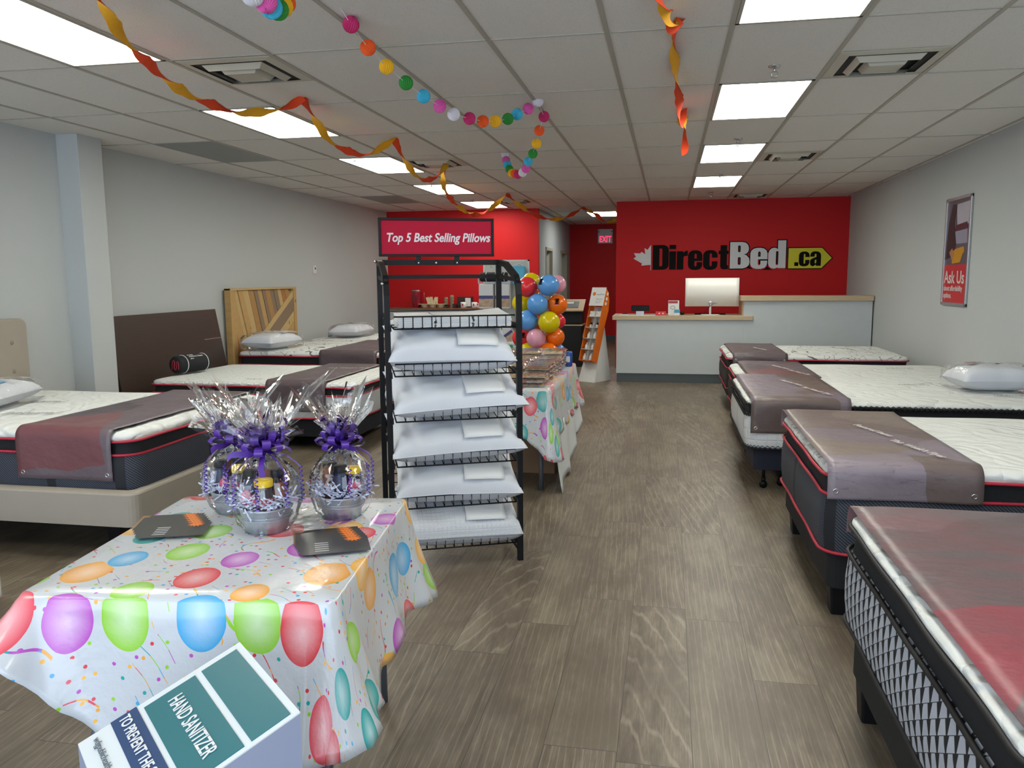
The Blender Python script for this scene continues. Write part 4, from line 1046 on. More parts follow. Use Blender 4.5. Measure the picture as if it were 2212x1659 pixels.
# flyers: dark sheets fanned with maple-leaf-like orange blots
DARKP = plain('charcoal_glossy_print', '3a3a38', .35, vary=.15); OR = plain('orange_leaf_print', 'ea7d1c', .4, vary=.2); TAN = plain('tan_print', '8a6742', .5)
LEAF = []
for i in range(22): a = 2*PI*i/22; r = (.028 if i % 2 == 0 else .015); LEAF.append((r*cos(a), r*sin(a)))
def fan(label, x, y, rz, n, dx, dy, seed):
    t = thing('flyer_fan', label, 'flyers', (x, y, Z0), rz)
    for k in range(n):
        f = bx(-.10, .10, -.07, .07, .001+k*.0012, .0018+k*.0012).build('flyer', DARKP, t); f.location = (k*dx, k*dy, 0)
        MB().prism(LEAF, .0019+k*.0012, .0022+k*.0012).build('orange_leaf_print', OR, f).location = (.055, .05, 0)
        if k == 0: bx(-.10, -.075, -.07, .07, .0019, .0021).build('tan_edge', TAN, f)
        m = MB()
        for j in range(5): m.box(-.06, -.02, -.045+j*.018, -.041+j*.018, .0019+k*.0012, .0021+k*.0012)
        m.build('print_lines', PAPER, f)
fan('fanned dark flyers with orange leaf prints at the left of the front table', -1.63, 2.36, .35, 6, .010, -.026, 1)
fan('fanned dark flyers with orange leaf prints at the right, behind the nearest basket', -1.04, 2.30, .45, 6, .004, -.024, 2)

# sanitiser carton in front of the table
O_ = Vector((-.727, 1.352, 0)); t = thing('sanitiser_carton', 'white carton with teal and navy hand sanitizer panels in front of the basket table', 'box', (O_.x, O_.y, 0), math.radians(-41.7))
# local -x runs back along the lettering, local -y towards the shopper's feet
TEAL = plain('teal_print', '1f6a72', .4); NVY = plain('navy_print', '20406c', .4); WB = plain('white_carton', 'd3dadd', .45); LAV = plain('lavender_carton_side', '9097ad', .5)
def TZ(x, y):   # gently sloping top (tilt toward the camera)
    c, s = cos(math.radians(-41.7)), sin(math.radians(-41.7)); X = x*c-y*s; Y = x*s+y*c
    return .665+.2*X+.3*Y
def slab(x0, x1, y0, y1, up, th=.0015):
    m = MB(); P = [(x0, y0), (x1, y0), (x1, y1), (x0, y1)]
    m.loft([[(a, b, TZ(a, b)+up-th) for a, b in P], [(a, b, TZ(a, b)+up) for a, b in P]], True, True); return m
x0, x1, y0, y1 = -.345, 0, -.297, .045
m = MB(); P = [(x0, y0), (x1, y0), (x1, y1), (x0, y1)]
m.loft([[(a, b, 0) for a, b in P], [(a, b, TZ(a, b)) for a, b in P]], True, True)
m.build('carton_body', LAV, t)
slab(x0, x1, y0, y1, .003, .003).build('printed_top', WB, t)
slab(x0, -.010, -.234, -.182, .0045).build('navy_stripe', NVY, t)
slab(x0+.02, -.012, -.171, -.063, .0045).build('teal_panel', TEAL, t)
slab(x0+.02, -.012, -.049, .030, .0045).build('teal_panel', TEAL, t)
def tx(body, x, y, size, al='LEFT', mt=PAPER, **kw):
    ex = Vector((1, 0, TZ(1, 0)-TZ(0, 0))); ey = Vector((0, 1, TZ(0, 1)-TZ(0, 0)))
    text('panel_lettering', body, size, mt, t, frame((x, y, TZ(x, y)+.006), ex, ey), .0004, align=al, **kw)
tx('TO PREVENT THE SPREAD', -.335, -.219, .032, bold=.0006, xs=.82)
tx('HAND SANITIZER', -.05, -.130, .045, 'RIGHT', bold=.0006, xs=.68)
tx('wdgpublichealth.ca', -.322, -.272, .020, mt=plain('grey_ink', '55606a', .5), xs=.95)

# ================================================================= garland of honeycomb balls
f_ = 1745.5
def at(px, py, dist):
    """point seen at that place of the photo, that far into the room (world y)"""
    d = Rr*((px-1106)/f_)-Ru*((py-829.5)/f_)+Rf
    return Vector((0, 0, CAM_H))+d*(dist/d.y)
PAP = dict(P='c22a66', O='ea5a1c', Y='eeb51c', G='2f8a34', B='3fb0d0', K='d95aa6', W='d8d4da')
HC = {k_: plain('honeycomb_paper_'+k_, c, .75, vary=.08, scale=40) for k_, c in PAP.items()}
def honey(r):
    m = MB(); n, mm = 44, 12; rings = []
    for i in range(mm+1):
        a = -PI/2+PI*i/mm; c = max(cos(a), .02)
        rings.append([(r*c*(1.0 if k % 2 else .88)*cos(2*PI*k/n), r*c*(1.0 if k % 2 else .88)*sin(2*PI*k/n), r*sin(a)*(1.0 if (k+i) % 2 else .97)) for k in range(n)])
    m.loft(rings, True, True); return m
HM = {}
def hball(c, pos, r, parent, tilt=(0, 0, 0)):
    if c not in HM: HM[c] = honey(.04).build('honeycomb_ball', HC[c], parent); o = HM[c]
    else: o = HM[c].copy(); COL.objects.link(o); o.parent = parent
    o.location = pos; o.scale = (r/.04,)*3; o.rotation_euler = tilt; return o
G1 = [(758, 53, 'P', 3.75), (795, 103, 'O', 4.0), (835, 144, 'Y', 4.2), (877, 179, 'G', 4.4), (915, 208, 'B', 4.6), (950, 229, 'K', 4.8), (980, 247, 'W', 4.95), (1014, 256, 'P', 5.1), (1043, 262, 'O', 5.25), (1070, 262, 'Y', 5.4), (1097, 257, 'G', 5.5), (1117, 247, 'B', 5.6), (1141, 235, 'K', 5.67), (1162, 219, 'W', 5.72), (1175, 252, 'P', 5.95), (1165, 282, 'O', 6.2), (1159, 310, 'Y', 6.45), (1151, 332, 'G', 6.7), (1141, 349, 'B', 6.95), (1136, 364, 'K', 7.15), (1129, 373, 'W', 7.3), (1119, 377, 'P', 7.45), (1112, 375, 'O', 7.55), (1106, 374, 'Y', 7.65), (1100, 365, 'G', 7.75), (1096, 356, 'B', 7.85), (1093, 346, 'K', 7.95), (1091, 334, 'W', 8.05)]
t = thing('paper_garland', 'long string of coloured honeycomb paper balls hanging from the ceiling centre', 'garland', at(1162, 212, 5.72))
pts = [at(a, b, d) for a, b, c, d in G1]; q = rnd(2)
for (a, b, c, d), p in zip(G1, pts): hball(c, p-t.location, .0395, t, (q.uniform(-.7, .7), q.uniform(-.7, .7), q.random()*3))
e0 = at(700, -40, 3.45)
MB().tube([e0-t.location]+[p-t.location for p in pts], .0022, 5).build('string', PAPER, t, True)
MB().tube([pts[13]-t.location+Vector((0, 0, .03)), Vector((pts[13].x, pts[13].y, CE-.003))-t.location], .0015, 4).tube([pts[-1]-t.location, Vector((pts[-1].x, pts[-1].y, CE-.003))-t.location], .0015, 4).build('hanging_thread', PAPER, t)
G2 = [(616, 6, 'O', 3.00), (610, 14, 'Y', 2.94), (600, 20, 'G', 2.88), (586, 16, 'B', 2.82), (574, 4, 'K', 2.76), (545, -12, 'W', 2.70), (520, -34, 'P', 2.64)]
t = thing('paper_garland', 'cluster of overlapping coloured honeycomb balls at the top photo edge', 'garland', at(600, 10, 2.7)); pts = [at(a, b, d) for a, b, c, d in G2]
for (a, b, c, d), p in zip(G2, pts): hball(c, p-t.location, .040, t, (q.uniform(-.7, .7), q.uniform(-.7, .7), q.random()*3))
MB().tube([Vector((pts[0].x+.05, pts[0].y, CE-.002))-t.location]+[p-t.location for p in pts]+[Vector((pts[-1].x-.1, pts[-1].y, CE-.002))-t.location], .002, 5).build('string', PAPER, t, True)

# ================================================================= twisted crepe streamers
CRO = plain('orange_red_crepe', 'e4461c', .8, vary=.1, scale=60, bump=.5, bscale=300); CRY = plain('yellow_crepe', 'e9a81e', .8, vary=.1, scale=60, bump=.5, bscale=300)
def streamer(label, P, w, turns, seed=0, d0=None, phase=0.0):
    """two crepe bands twisted together through the points P"""
    t = thing('crepe_streamer', label, 'streamer', P[0]); pts = []
    for i in range(len(P)-1):
        a, b, = P[i], P[i+1]; L = (b-a).length; n = max(4, int(L/.02))
        p0 = P[i-1] if i else a; p3 = P[i+2] if i+2 < len(P) else b
        for k in range(n):
            f = k/n; f2, f3 = f*f, f*f*f
            pts.append(.5*((2*a)+(-p0+b)*f+(2*p0-5*a+4*b-p3)*f2+(-p0+3*a-3*b+p3)*f3))
    pts.append(P[-1]); s = 0; A, B = MB(), MB(); N_ = len(pts); VA, VB = [], []
    for i, p in enumerate(pts):
        tn = (pts[min(i+1, N_-1)]-pts[max(i-1, 0)]).normalized()
        if i: s += (p-pts[i-1]).length
        up = Vector((0, 0, 1)); u = tn.cross(up); u = u.normalized() if u.length > .01 else Vector((1, 0, 0)); v = u.cross(tn)
        th = phase+turns*s*2*PI; d = u*cos(th)+v*sin(th); nn_ = tn.cross(d)
        ww = w*(.5+.06*sin(s*40))
        q_ = p-t.location
        VA += [q_-d*ww+nn_*.0015, q_+nn_*.004, q_+d*ww+nn_*.0015]; VB += [q_-d*ww*1.02-nn_*.0015+v*.002, q_-nn_*.004, q_+d*ww*1.02-nn_*.0015]
    F_ = []
    for i in range(N_-1): o = 3*i; F_ += [(o, o+1, o+4, o+3), (o+1, o+2, o+5, o+4)]
    A.add(VA, F_); A.build('orange_band', CRO, t, True); B.add(VB, F_); B.build('yellow_band', CRY, t, True)
    return t
def CP(px, py): return at(px, py, 1.0) if False else (lambda d: Vector((0, 0, CAM_H))+d*((CE-.006-CAM_H)/d.z))(Rr*((px-1106)/f_)-Ru*((py-829.5)/f_)+Rf)
s1 = [CP(150, -60), at(215, 0, 3.05), at(262, 75, 3.3), at(318, 133, 3.6), at(385, 190, 4.0), at(450, 222, 4.4), at(520, 243, 4.75), at(590, 238, 5.05), at(630, 226, 5.2), CP(655, 211)]
streamer('orange and yellow twisted streamer swag, nearest length at top left', s1, .055, 1.25, phase=1.2)
s2 = [CP(655, 211), at(680, 255, 5.55), at(710, 300, 5.85), at(750, 325, 6.2), at(790, 333, 6.5), at(825, 318, 6.75), CP(851, 299)]
streamer('orange and yellow twisted streamer swag, second length from the camera on the left', s2, .06, 1.1, phase=.6)
s3 = [CP(851, 299), at(872, 340, 7.2), at(895, 374, 7.55), at(920, 388, 7.9), at(945, 378, 8.3), CP(967, 352)]
streamer('orange and yellow twisted streamer swag, third length, beside the small vent', s3, .06, 1.1, phase=.2)
s4 = [CP(967, 352), at(945, 395, 8.9), at(962, 425, 9.5), at(985, 445, 10.2), at(1023, 463, 10.8), at(1060, 450, 11.4), CP(1095, 418)]
streamer('orange and yellow twisted streamer swag, fourth length, in front of the red wall light', [CP(967, 352), at(958, 395, 9.0), at(980, 435, 9.8), at(1023, 463, 10.8), at(1060, 450, 11.4), CP(1095, 418)], .07, .9, phase=.2)
streamer('orange and yellow twisted streamer swag across the corridor mouth', [CP(1095, 418), at(1125, 445, 12.3), at(1160, 466, 12.8), at(1200, 473, 13.4), at(1235, 463, 14.0), CP(1258, 447)], .07, .9, phase=1.0)
streamer('last short streamer length in the corridor by the light', [CP(1258, 447), at(1285, 461, 14.9), at(1300, 474, 15.0), at(1320, 478, 15.2), at(1338, 471, 15.4), CP(1350, 465)], .07, 1.5, phase=1.0)
streamer('orange and yellow streamer hanging down near the top centre, nearest loop', [CP(1405, -45), at(1432, 8, 3.65), at(1447, 45, 3.9), at(1458, 62, 4.05), CP(1468, 42)], .06, 2.0, phase=.3)
streamer('orange and yellow streamer length along the ceiling between the two right hooks', [CP(1468, 42), at(1456, 85, 4.4), at(1458, 130, 4.8), at(1464, 180, 5.2), at(1468, 225, 5.6), at(1468, 270, 6.0), CP(1478, 236)], .055, .7, phase=.2)
streamer('loose orange and yellow streamer tail hanging behind the right hooks', [CP(1478, 236), at(1480, 262, 6.5), at(1479, 290, 6.55), at(1480, 312, 6.6), at(1478, 334, 6.65)], .055, 1.8, phase=.9)
# ================================================================= counter, logo and till
LAMI = N('pale_birch_laminate'); _o = LAMI.obj(); _n = LAMI.noise(LAMI.map(_o, (1, 12, 12)), 6, 4); LAMI.bsdf(Base__Color=LAMI.mix(_n, srgb('c9b494'), srgb('ad9675')), Roughness=.45); LAMI = LAMI.m
CTR = plain('counter_grey_paint', 'bfc6c8', .6)
t = thing('reception_counter', 'two-level grey reception counter with pale wooden tops below the wall logo', 'counter', (0, 11.80, 0))
bx(-.73, 1.045, 0, .08, .13, .904).build('low_front', CTR, t)
bx(-.73, -.65, .081, .62, .13, .904).build('side_panel', CTR, t)
bx(1.046, 2.74, 0, .12, .13, 1.174).build('high_front', CTR, t)
bx(1.03, 1.045, .0, .62, .966, 1.174).build('end_panel', LAMI, t)
bx(-.79, 1.17, -.03, .68, .905, .965).build('low_worktop', LAMI, t, bevel=.003)
bx(1.00, 2.745, -.04, .30, 1.175, 1.245).build('high_worktop', LAMI, t, bevel=.003)
bx(-.72, 2.74, .01, .08, 0, .13).build('toe_kick', BASE, t)
ZC = .966
INK = plain('black_vinyl_lettering', '100c0b', .7, spec=.15); SIL = plain('silver_grey_lettering', 'cfd1d3', .5, spec=.3); YEL = plain('logo_yellow', 'cfca1e', .5)
def fit(name, body, mat, parent, x0, x1, z0, z1, y, depth, bold, desc=False):
    """lettering on a wall facing the camera, fitted to x0..x1, z0..z1"""
    o = text(name, body, 1.0, mat, parent, None, .02, bold)
    xs = [v.co.x for v in o.data.vertices]; ys = [v.co.y for v in o.data.vertices]
    a, b, c, d = min(xs), max(xs), min(ys), max(ys)
    for v in o.data.vertices:
        v.co = Vector((x0+(v.co.x-a)/(b-a)*(x1-x0), y+(-depth if v.co.z > 0 else 0), z0+(v.co.y-c)/(d-c)*(z1-z0)))
    if True:
        import bmesh
        B = bmesh.new(); B.from_mesh(o.data); bmesh.ops.recalc_face_normals(B, faces=B.faces); B.to_mesh(o.data); B.free()
    return o
lg = thing('wall_logo', 'large shop logo lettering with half a maple leaf on the red wall', 'sign', (0, 13.6, 0))
yw = -.002
leaf = [(-.292, 2.035), (-.335, 1.955), (-.372, 1.985), (-.362, 1.885), (-.405, 1.925), (-.425, 1.90), (-.500, 1.905), (-.475, 1.845), (-.505, 1.815), (-.400, 1.735), (-.410, 1.700), (-.296, 1.712), (-.298, 1.625), (-.291, 1.625)]
leaf = [(-.292+(x+.292)*1.33, z) for x, z in leaf]
MB().prism(leaf[::-1], -.008, yw, 'y').build('half_maple_leaf', SIL, lg)
# heavy condensed letters drawn as outlines (height 1 = capitals)
def rr(x0, x1, y0, y1, r, c=(1, 1, 1, 1)):
    P = []
    for cx, cy, a0, on in ((x1-r, y0+r, -PI/2, c[1]), (x1-r, y1-r, 0, c[2]), (x0+r, y1-r, PI/2, c[3]), (x0+r, y0+r, PI, c[0])):
        if on: P += [(cx+r*cos(a0+PI/2*k/5), cy+r*sin(a0+PI/2*k/5)) for k in range(6)]
        else: P.append((cx+(r if cx > (x0+x1)/2 else -r), cy+(r if cy > (y0+y1)/2 else -r)))
    return P
def slot(x0, x1, y0, y1): return rr(x0, x1, y0, y1, (x1-x0)/2*.98)
GW = dict(D=.62, i=.28, r=.42, e=.56, c=.56, t=.38, B=.64, d=.56, a=.56)
GW['.'] = .22
def glyph(ch):
    """(filled outlines, holes)"""
    if ch == 'D': return [rr(0, .60, 0, 1, .20, (0, 1, 1, 0))], [rr(.25, .36, .14, .86, .05, (0, 1, 1, 0))]
    if ch == 'i': return [rr(0, .25, 0, .74, .01), rr(0, .25, .83, 1, .01)], []
    if ch == 'r': return [[(0, 0), (.25, 0), (.25, .50), (.30, .55), (.41, .55), (.41, .76), (.34, .76), (.24, .68), (.24, .74), (0, .74)]], []
    if ch == 'e':
        return [[(0, .18), (.03, .08), (.10, .01), (.20, -.02), (.34, -.02), (.45, .02), (.51, .10), (.53, .20), (.53, .29), (.32, .29), (.32, .16), (.30, .12), (.26, .12), (.24, .16), (.24, .34), (.53, .34), (.53, .56), (.50, .67), (.43, .74), (.33, .77), (.20, .77), (.10, .74), (.03, .67), (0, .57)]], [[(.24, .44), (.32, .44), (.32, .60), (.28, .645), (.24, .60)]]
    if ch == 'c':
        return [[(0, .18), (.03, .08), (.10, .01), (.20, -.02), (.34, -.02), (.45, .02), (.51, .10), (.53, .20), (.53, .32), (.32, .32), (.32, .16), (.30, .12), (.26, .12), (.24, .16), (.24, .60), (.26, .64), (.30, .64), (.32, .60), (.32, .47), (.53, .47), (.53, .56), (.50, .67), (.43, .74), (.33, .77), (.20, .77), (.10, .74), (.03, .67), (0, .57)]], []
    if ch == 't': return [[(.07, .12), (.10, .03), (.18, -.01), (.36, 0), (.36, .15), (.32, .16), (.31, .20), (.31, .60), (.37, .60), (.37, .74), (.31, .74), (.31, .96), (.07, .96), (.07, .74), (0, .74), (0, .60), (.07, .60)]], []
    if ch == 'B': return [[(0, 0), (.40, 0), (.52, .04), (.60, .13), (.62, .25), (.60, .39), (.52, .50), (.44, .53), (.53, .57), (.58, .66), (.59, .77), (.56, .89), (.49, .97), (.38, 1), (0, 1)]], [rr(.25, .34, .14, .43, .04), rr(.25, .33, .62, .87, .035)]
    if ch == 'd': return [[(0, .18), (.03, .07), (.10, .0), (.18, -.02), (.27, .01), (.30, .05), (.30, 0), (.54, 0), (.54, 1.04), (.29, 1.04), (.29, .70), (.25, .75), (.17, .77), (.09, .74), (.03, .67), (0, .57)]], [slot(.235, .31, .12, .64)]
    if ch == 'a': return [[(0, .14), (.03, .04), (.10, -.02), (.19, -.01), (.26, .05), (.30, .08), (.30, 0), (.54, 0), (.54, .56), (.50, .68), (.43, .74), (.32, .77), (.18, .77), (.08, .73), (.02, .65), (.0, .54), (.0, .49), (.22, .49), (.22, .59), (.25, .645), (.29, .64), (.31, .60), (.31, .47), (.20, .43), (.06, .36), (.0, .27)]], [[(.235, .14), (.28, .13), (.31, .18), (.31, .34), (.235, .30)]]
    return [rr(0, .2, 0, .2, .005)], []
def heavy(name, body, mat, x0, x1, z0, z1, y, depth, grow=0.0):
    """word fitted between x0..x1; z0..z1 is baseline to capital height"""
    W_ = sum(GW[c] for c in body); sx = (x1-x0)/W_; sz = z1-z0
    cu = bpy.data.curves.new(name, 'CURVE'); cu.dimensions = '2D'; cu.fill_mode = 'BOTH'; cu.extrude = depth/2; cu.offset = grow; X = 0
    for ch in body:
        f, h_ = glyph(ch)
        for P in f+([] if grow > .02 else h_):
            sp = cu.splines.new('POLY'); sp.points.add(len(P)-1); sp.use_cyclic_u = True
            for q_, p in zip(sp.points, P): q_.co = ((X+p[0])*sx, p[1]*sz, 0, 1)
        X += GW[ch]
    tmp = bpy.data.objects.new('tmp', cu); COL.objects.link(tmp); dg = bpy.context.evaluated_depsgraph_get(); dg.update()
    me = bpy.data.meshes.new_from_object(tmp.evaluated_get(dg)); bpy.data.objects.remove(tmp); bpy.data.curves.remove(cu); me.name = name
    for v in me.vertices: v.co = Vector((x0+v.co.x, y-depth/2-v.co.z, z0+v.co.y))
    me.materials.clear(); me.materials.append(mat); o = bpy.data.objects.new(name, me); COL.objects.link(o); o.parent = lg
heavy('logo_word', 'Direct', INK, -.262, .945, 1.632, 2.030, yw, .008)
heavy('logo_word_outline', 'Bed', INK, .962, 1.832, 1.640, 2.060, yw, .006, .016)
heavy('logo_word', 'Bed', SIL, .962, 1.832, 1.640, 2.060, -.0085, .004)
def arrow(g): return [(1.862-g, 1.635-g), (2.365+g*.4, 1.635-g), (2.515+g*1.4, 1.793), (2.365+g*.4, 1.952+g), (1.862-g, 1.952+g)]
MB().prism(arrow(.014), -.008, yw, 'y').build('tag_outline', INK, lg)
MB().prism(arrow(0), -.011, -.008, 'y').build('yellow_tag', YEL, lg)
heavy('logo_word', '.ca', INK, 1.955, 2.36, 1.672, 1.965, -.0112, .004)
# computer
t = thing('desktop_monitor', 'white curved computer screen seen from behind on the counter', 'monitor', (.615, 12.02, ZC))
m = MB().grid(16, 2, lambda i, j: (-.375+.75*i, -.045*(1-(2*i-1)**2)*-1-.02, .125+.405*j)); m.build('back_shell', plain('warm_white_plastic', 'dddbd4', .35), t, True, solid=.022)
bx(-.345, .345, .035, .045, .14, .51).build('screen_face', BLACK, t)
MB().tube([(-.02, -.015, .0), (-.02, -.015, .2)], .016, 10).build('stand_neck', WHITE, t, True)
MB().prism(rrect(-.15, .11, -.10, .07, .06, 5), 0, .010).build('stand_base', WHITE, t, bevel=.003)
m = MB(); m.tube([(-.03, -.035, .17), (-.035, -.05, .12), (-.08, -.05, .07), (-.11, -.02, .02)], .004, 6); m.tube([(.03, -.035, .17), (.0, -.05, .15), (-.05, -.05, .1)], .003, 6); m.build('cables', BLACK, t, True)
bx(-.06, .07, -.042, -.036, .165, .18).build('port_strip', plain('grey_ports', '8b8d90', .5), t)
t = thing('keyboard', 'black keyboard lying behind the screen on the counter', 'keyboard', (.60, 12.20, ZC)); bx(-.22, .22, -.07, .07, 0, .018).build('keyboard_body', BLACK, t, bevel=.004)
t = thing('receipt_printer', 'black customer display on a pale grey foot at the left of the counter', 'till display', (-.40, 12.0, ZC))
bx(-.13, .13, -.03, .05, .055, .14).build('display_body', BLACK, t, bevel=.012); bx(-.06, .055, -.035, .04, 0, .057).build('grey_foot', plain('pale_grey_plastic', 'b9bcc9', .4), t, bevel=.004)
t = thing('card_holder', 'small black business card holder at the far left counter end', 'card holder', (-.62, 12.0, ZC)); bx(-.04, .04, -.02, .03, 0, .012).build('holder_foot', PAPER, t); bx(-.04, .04, -.015, .03, .012, .03).build('holder_body', BLACK, t, bevel=.003)
t = thing('paper_sheet', 'white papers lying on the counter under the till display', 'paper', (-.42, 11.94, ZC)); bx(-.28, .24, -.14, .1, 0, .003).build('sheet', PAPER, t)
t = thing('leaflet_box', 'low red leaflet box on the counter', 'leaflets', (-.105, 11.93, ZC)); bx(-.07, .075, -.03, .03, 0, .055).build('red_box', plain('coral_red_card', 'c93a3e', .5), t, bevel=.002)
bx(-.03, -.01, -.031, -.030, .02, .035).build('white_print', PAPER, t); bx(.02, .045, -.031, -.030, .02, .035).build('white_print', PAPER, t)
t = thing('charity_leaflet_stand', 'upright white leaflet box with a red header on the counter', 'leaflets', (.075, 11.98, ZC))
bx(-.075, .08, -.03, .05, 0, .21).build('white_box', WHITE, t, bevel=.002); bx(-.072, .06, -.0315, -.030, .17, .205).build('red_header', plain('maroon_header', 'a83a48', .5), t)
m = MB(); m.T = Matrix.Translation((-.01, -.0315, .11)) @ Matrix.Rotation(PI/2, 4, 'X'); m.tube([(.032*cos(a*PI/10), .022*sin(a*PI/10), 0) for a in range(20)], .003, 5, closed=True); m.build('grey_ring_print', plain('grey_ink', '6f6a66', .6), t)
t = thing('leaflet_card', 'small blue and white card leaning in front of the white leaflet box', 'leaflets', (.125, 11.93, ZC)); bx(-.04, .04, -.006, .006, 0, .085).build('card_sheet', WHITE, t); bx(-.038, .038, -.0075, -.006, .035, .083).build('blue_print', plain('turquoise_print', '4597b5', .5), t)
t = thing('hand_scanner', 'small black scanner behind the leaflet box on the counter', 'scanner', (.20, 12.03, ZC)); MB().sphere((0, 0, .025), .03, .03, .025).build('scanner_body', BLACK, t, True)

# ---------------------------------------------------------------- exit sign
t = thing('exit_sign', 'grey exit sign with pink red letters high on the dark red corridor wall', 'exit sign', (-1.46, 19.2, 2.29))
bx(-.175, .165, -.06, -.001, 0, .33).build('housing', plain('grey_sign_box', 'c4c8cc', .5), t, bevel=.006)
XR_ = emis('lit_exit_letters', 'e03a5c', .9)
text('exit_letters', 'EXIT', .19, XR_, t, frame((-.005, -.062, .035), (1, 0, 0), (0, 0, 1)), .001, bold=.006, align='CENTER', xs=.72)
for s in (-.15, .14): MB().sphere((s, -.07, .27), .02, n=10, m=6).build('test_lamp', CHROME, t, True)

# ---------------------------------------------------------------- poster on the right wall
t = thing('framed_poster', 'tall framed advertising poster with red lower part on the right wall', 'poster', (XR, 8.65, 1.22))
# local: y runs toward the camera as -y
def pp(name, pts, mat, lift): MB().prism([(a, b) for a, b in pts], -.012-lift, -.011-lift+.0005, 'x').build(name, mat, t)
m = MB()
for q in ((-.35, .35, 0, .03), (-.35, .35, 1.02, 1.05), (-.35, -.32, 0, 1.05), (.32, .35, 0, 1.05)): m.box(-.022, -.001, *q)
m.build('aluminium_frame', ALU, t, bevel=.003)
bx(-.011, -.001, -.33, .33, .02, 1.03).build('poster_print', plain('dusky_photo_print', '54505c', .4, vary=.15), t)
pr = lambda n_, c: plain(n_, c, .45, vary=.12)
# picture: y=+.32 is the left side as seen from the shop
pp('red_panel', [(-.32, .03), (.32, .03), (.32, .40), (-.32, .40)], pr('poster_red', 'b8232c'), .0)
pp('pale_bed_print', [(-.32, .78), (.02, .78), (.06, .98), (-.32, .99)], pr('poster_white', 'a9a7b4'), .0)
pp('maroon_band_print', [(-.28, .74), (.08, .72), (.05, .78), (-.25, .80)], pr('poster_maroon', '4a1220'), .0012)
pp('grey_bed_side_print', [(-.28, .60), (.09, .60), (.07, .72), (-.26, .73)], pr('poster_grey', '8a8a9c'), .0)
pp('figure_print', [(.32, .45), (.08, .48), (.02, .60), (.10, .80), (.05, .98), (.17, .99), (.26, .80), (.30, .60)], pr('poster_dark_figure', '2a1219'), .0014)
pp('yellow_cloth_print', [(.10, .41), (-.12, .42), (-.18, .50), (-.22, .52), (-.20, .57), (.03, .55), (.12, .52)], pr('poster_yellow', 'b98412'), .0018)
pp('hand_print', [(.20, .52), (.10, .44), (.05, .50), (.12, .56)], pr('poster_skin', 'a9744e'), .002)
fr = lambda y, z: frame((-.0135, y, z), (0, -1, 0), (0, 0, 1))
text('poster_lettering', 'Ask Us', .17, PRINTW, t, fr(.30, .22), .0004, bold=.003, xs=1.15)
text('poster_lettering', 'about affordability', .072, PRINTW, t, fr(.30, .145), .0004, bold=.0016, xs=1.0)
text('poster_lettering', 'options.', .072, PRINTW, t, fr(.30, .075), .0004, bold=.0016, xs=1.0)

t = thing('wall_thermostat', 'small white thermostat on the left wall', 'thermostat', (XL, 11.27, 1.66)); bx(.0, .02, -.045, .045, -.06, .06).build('cover', WHITE, t, bevel=.004); bx(.02, .022, -.015, .015, .0, .03).build('display', BLACK, t)

# ---------------------------------------------------------------- balloon column
BC_ = dict(red='e0303a', yellow='d8c400', blue='5f9fe0', pink='e2a2b8', orange='f07010')
BM = {}
for k_, c in BC_.items():
    k = N('latex_balloon_'+k_); lw_ = k.n('LayerWeight', Blend=.35)
    b = k.bsdf(Base__Color=k.mix(k.noise(k.obj(), 6, 2), srgb(c), tuple(x*.93 for x in srgb(c)[:3])+(1,)), Roughness=.22); b.inputs['Subsurface Weight'].default_value = .25; b.inputs['Subsurface Radius'].default_value = (.1, .1, .1); b.inputs['Subsurface Scale'].default_value = .5; BM[k_] = k.m
BALL = [(1138, 620, 22, 'red', 9.35, 'at the upper left of the column'), (1147, 609, 20, 'yellow', 9.62, 'peeping out at the top behind a red one'), (1185, 616, 23, 'blue', 9.32, 'at the top right of the column'), (1203, 614, 20, 'pink', 9.60, 'behind the top blue balloon'),
 (1150, 640, 18, 'orange', 9.75, 'small patch between the top red and blue ones'), (1127, 655, 21, 'yellow', 9.55, 'at the left edge under the red one'), (1161, 657, 23, 'blue', 9.30, 'in the middle of the upper half'), (1204, 658, 22, 'orange', 9.42, 'at the right with a black print, upper half'),
 (1139, 692, 23, 'blue', 9.36, 'at the left, halfway down'), (1186, 696, 24, 'yellow', 9.30, 'in the centre right, halfway down'), (1206, 694, 16, 'red', 9.66, 'peeping out right of the big yellow one'), (1163, 700, 18, 'orange', 9.75, 'hidden between the middle blue and yellow ones'),
 (1127, 730, 21, 'red', 9.56, 'at the left under the lower blue one, with black print'), (1158, 731, 21.5, 'pink', 9.32, 'in the middle of the lower half'), (1199, 728, 21, 'orange', 9.46, 'at the right, lower half'),
 (1140, 762, 22, 'yellow', 9.44, 'at the bottom left above the cookie boxes'), (1185, 763, 23, 'orange', 9.34, 'at the bottom right above the cookie boxes'), (1205, 758, 16, 'blue', 9.66, 'small one at the bottom right edge'),
 (1160, 798, 22, 'red', 9.36, 'lowest, behind the cookie boxes'), (1196, 800, 22, 'yellow', 9.5, 'lowest right, behind the cookie boxes'), (1128, 800, 22, 'blue', 9.5, 'lowest left, behind the cookie boxes')]
q = rnd(4)
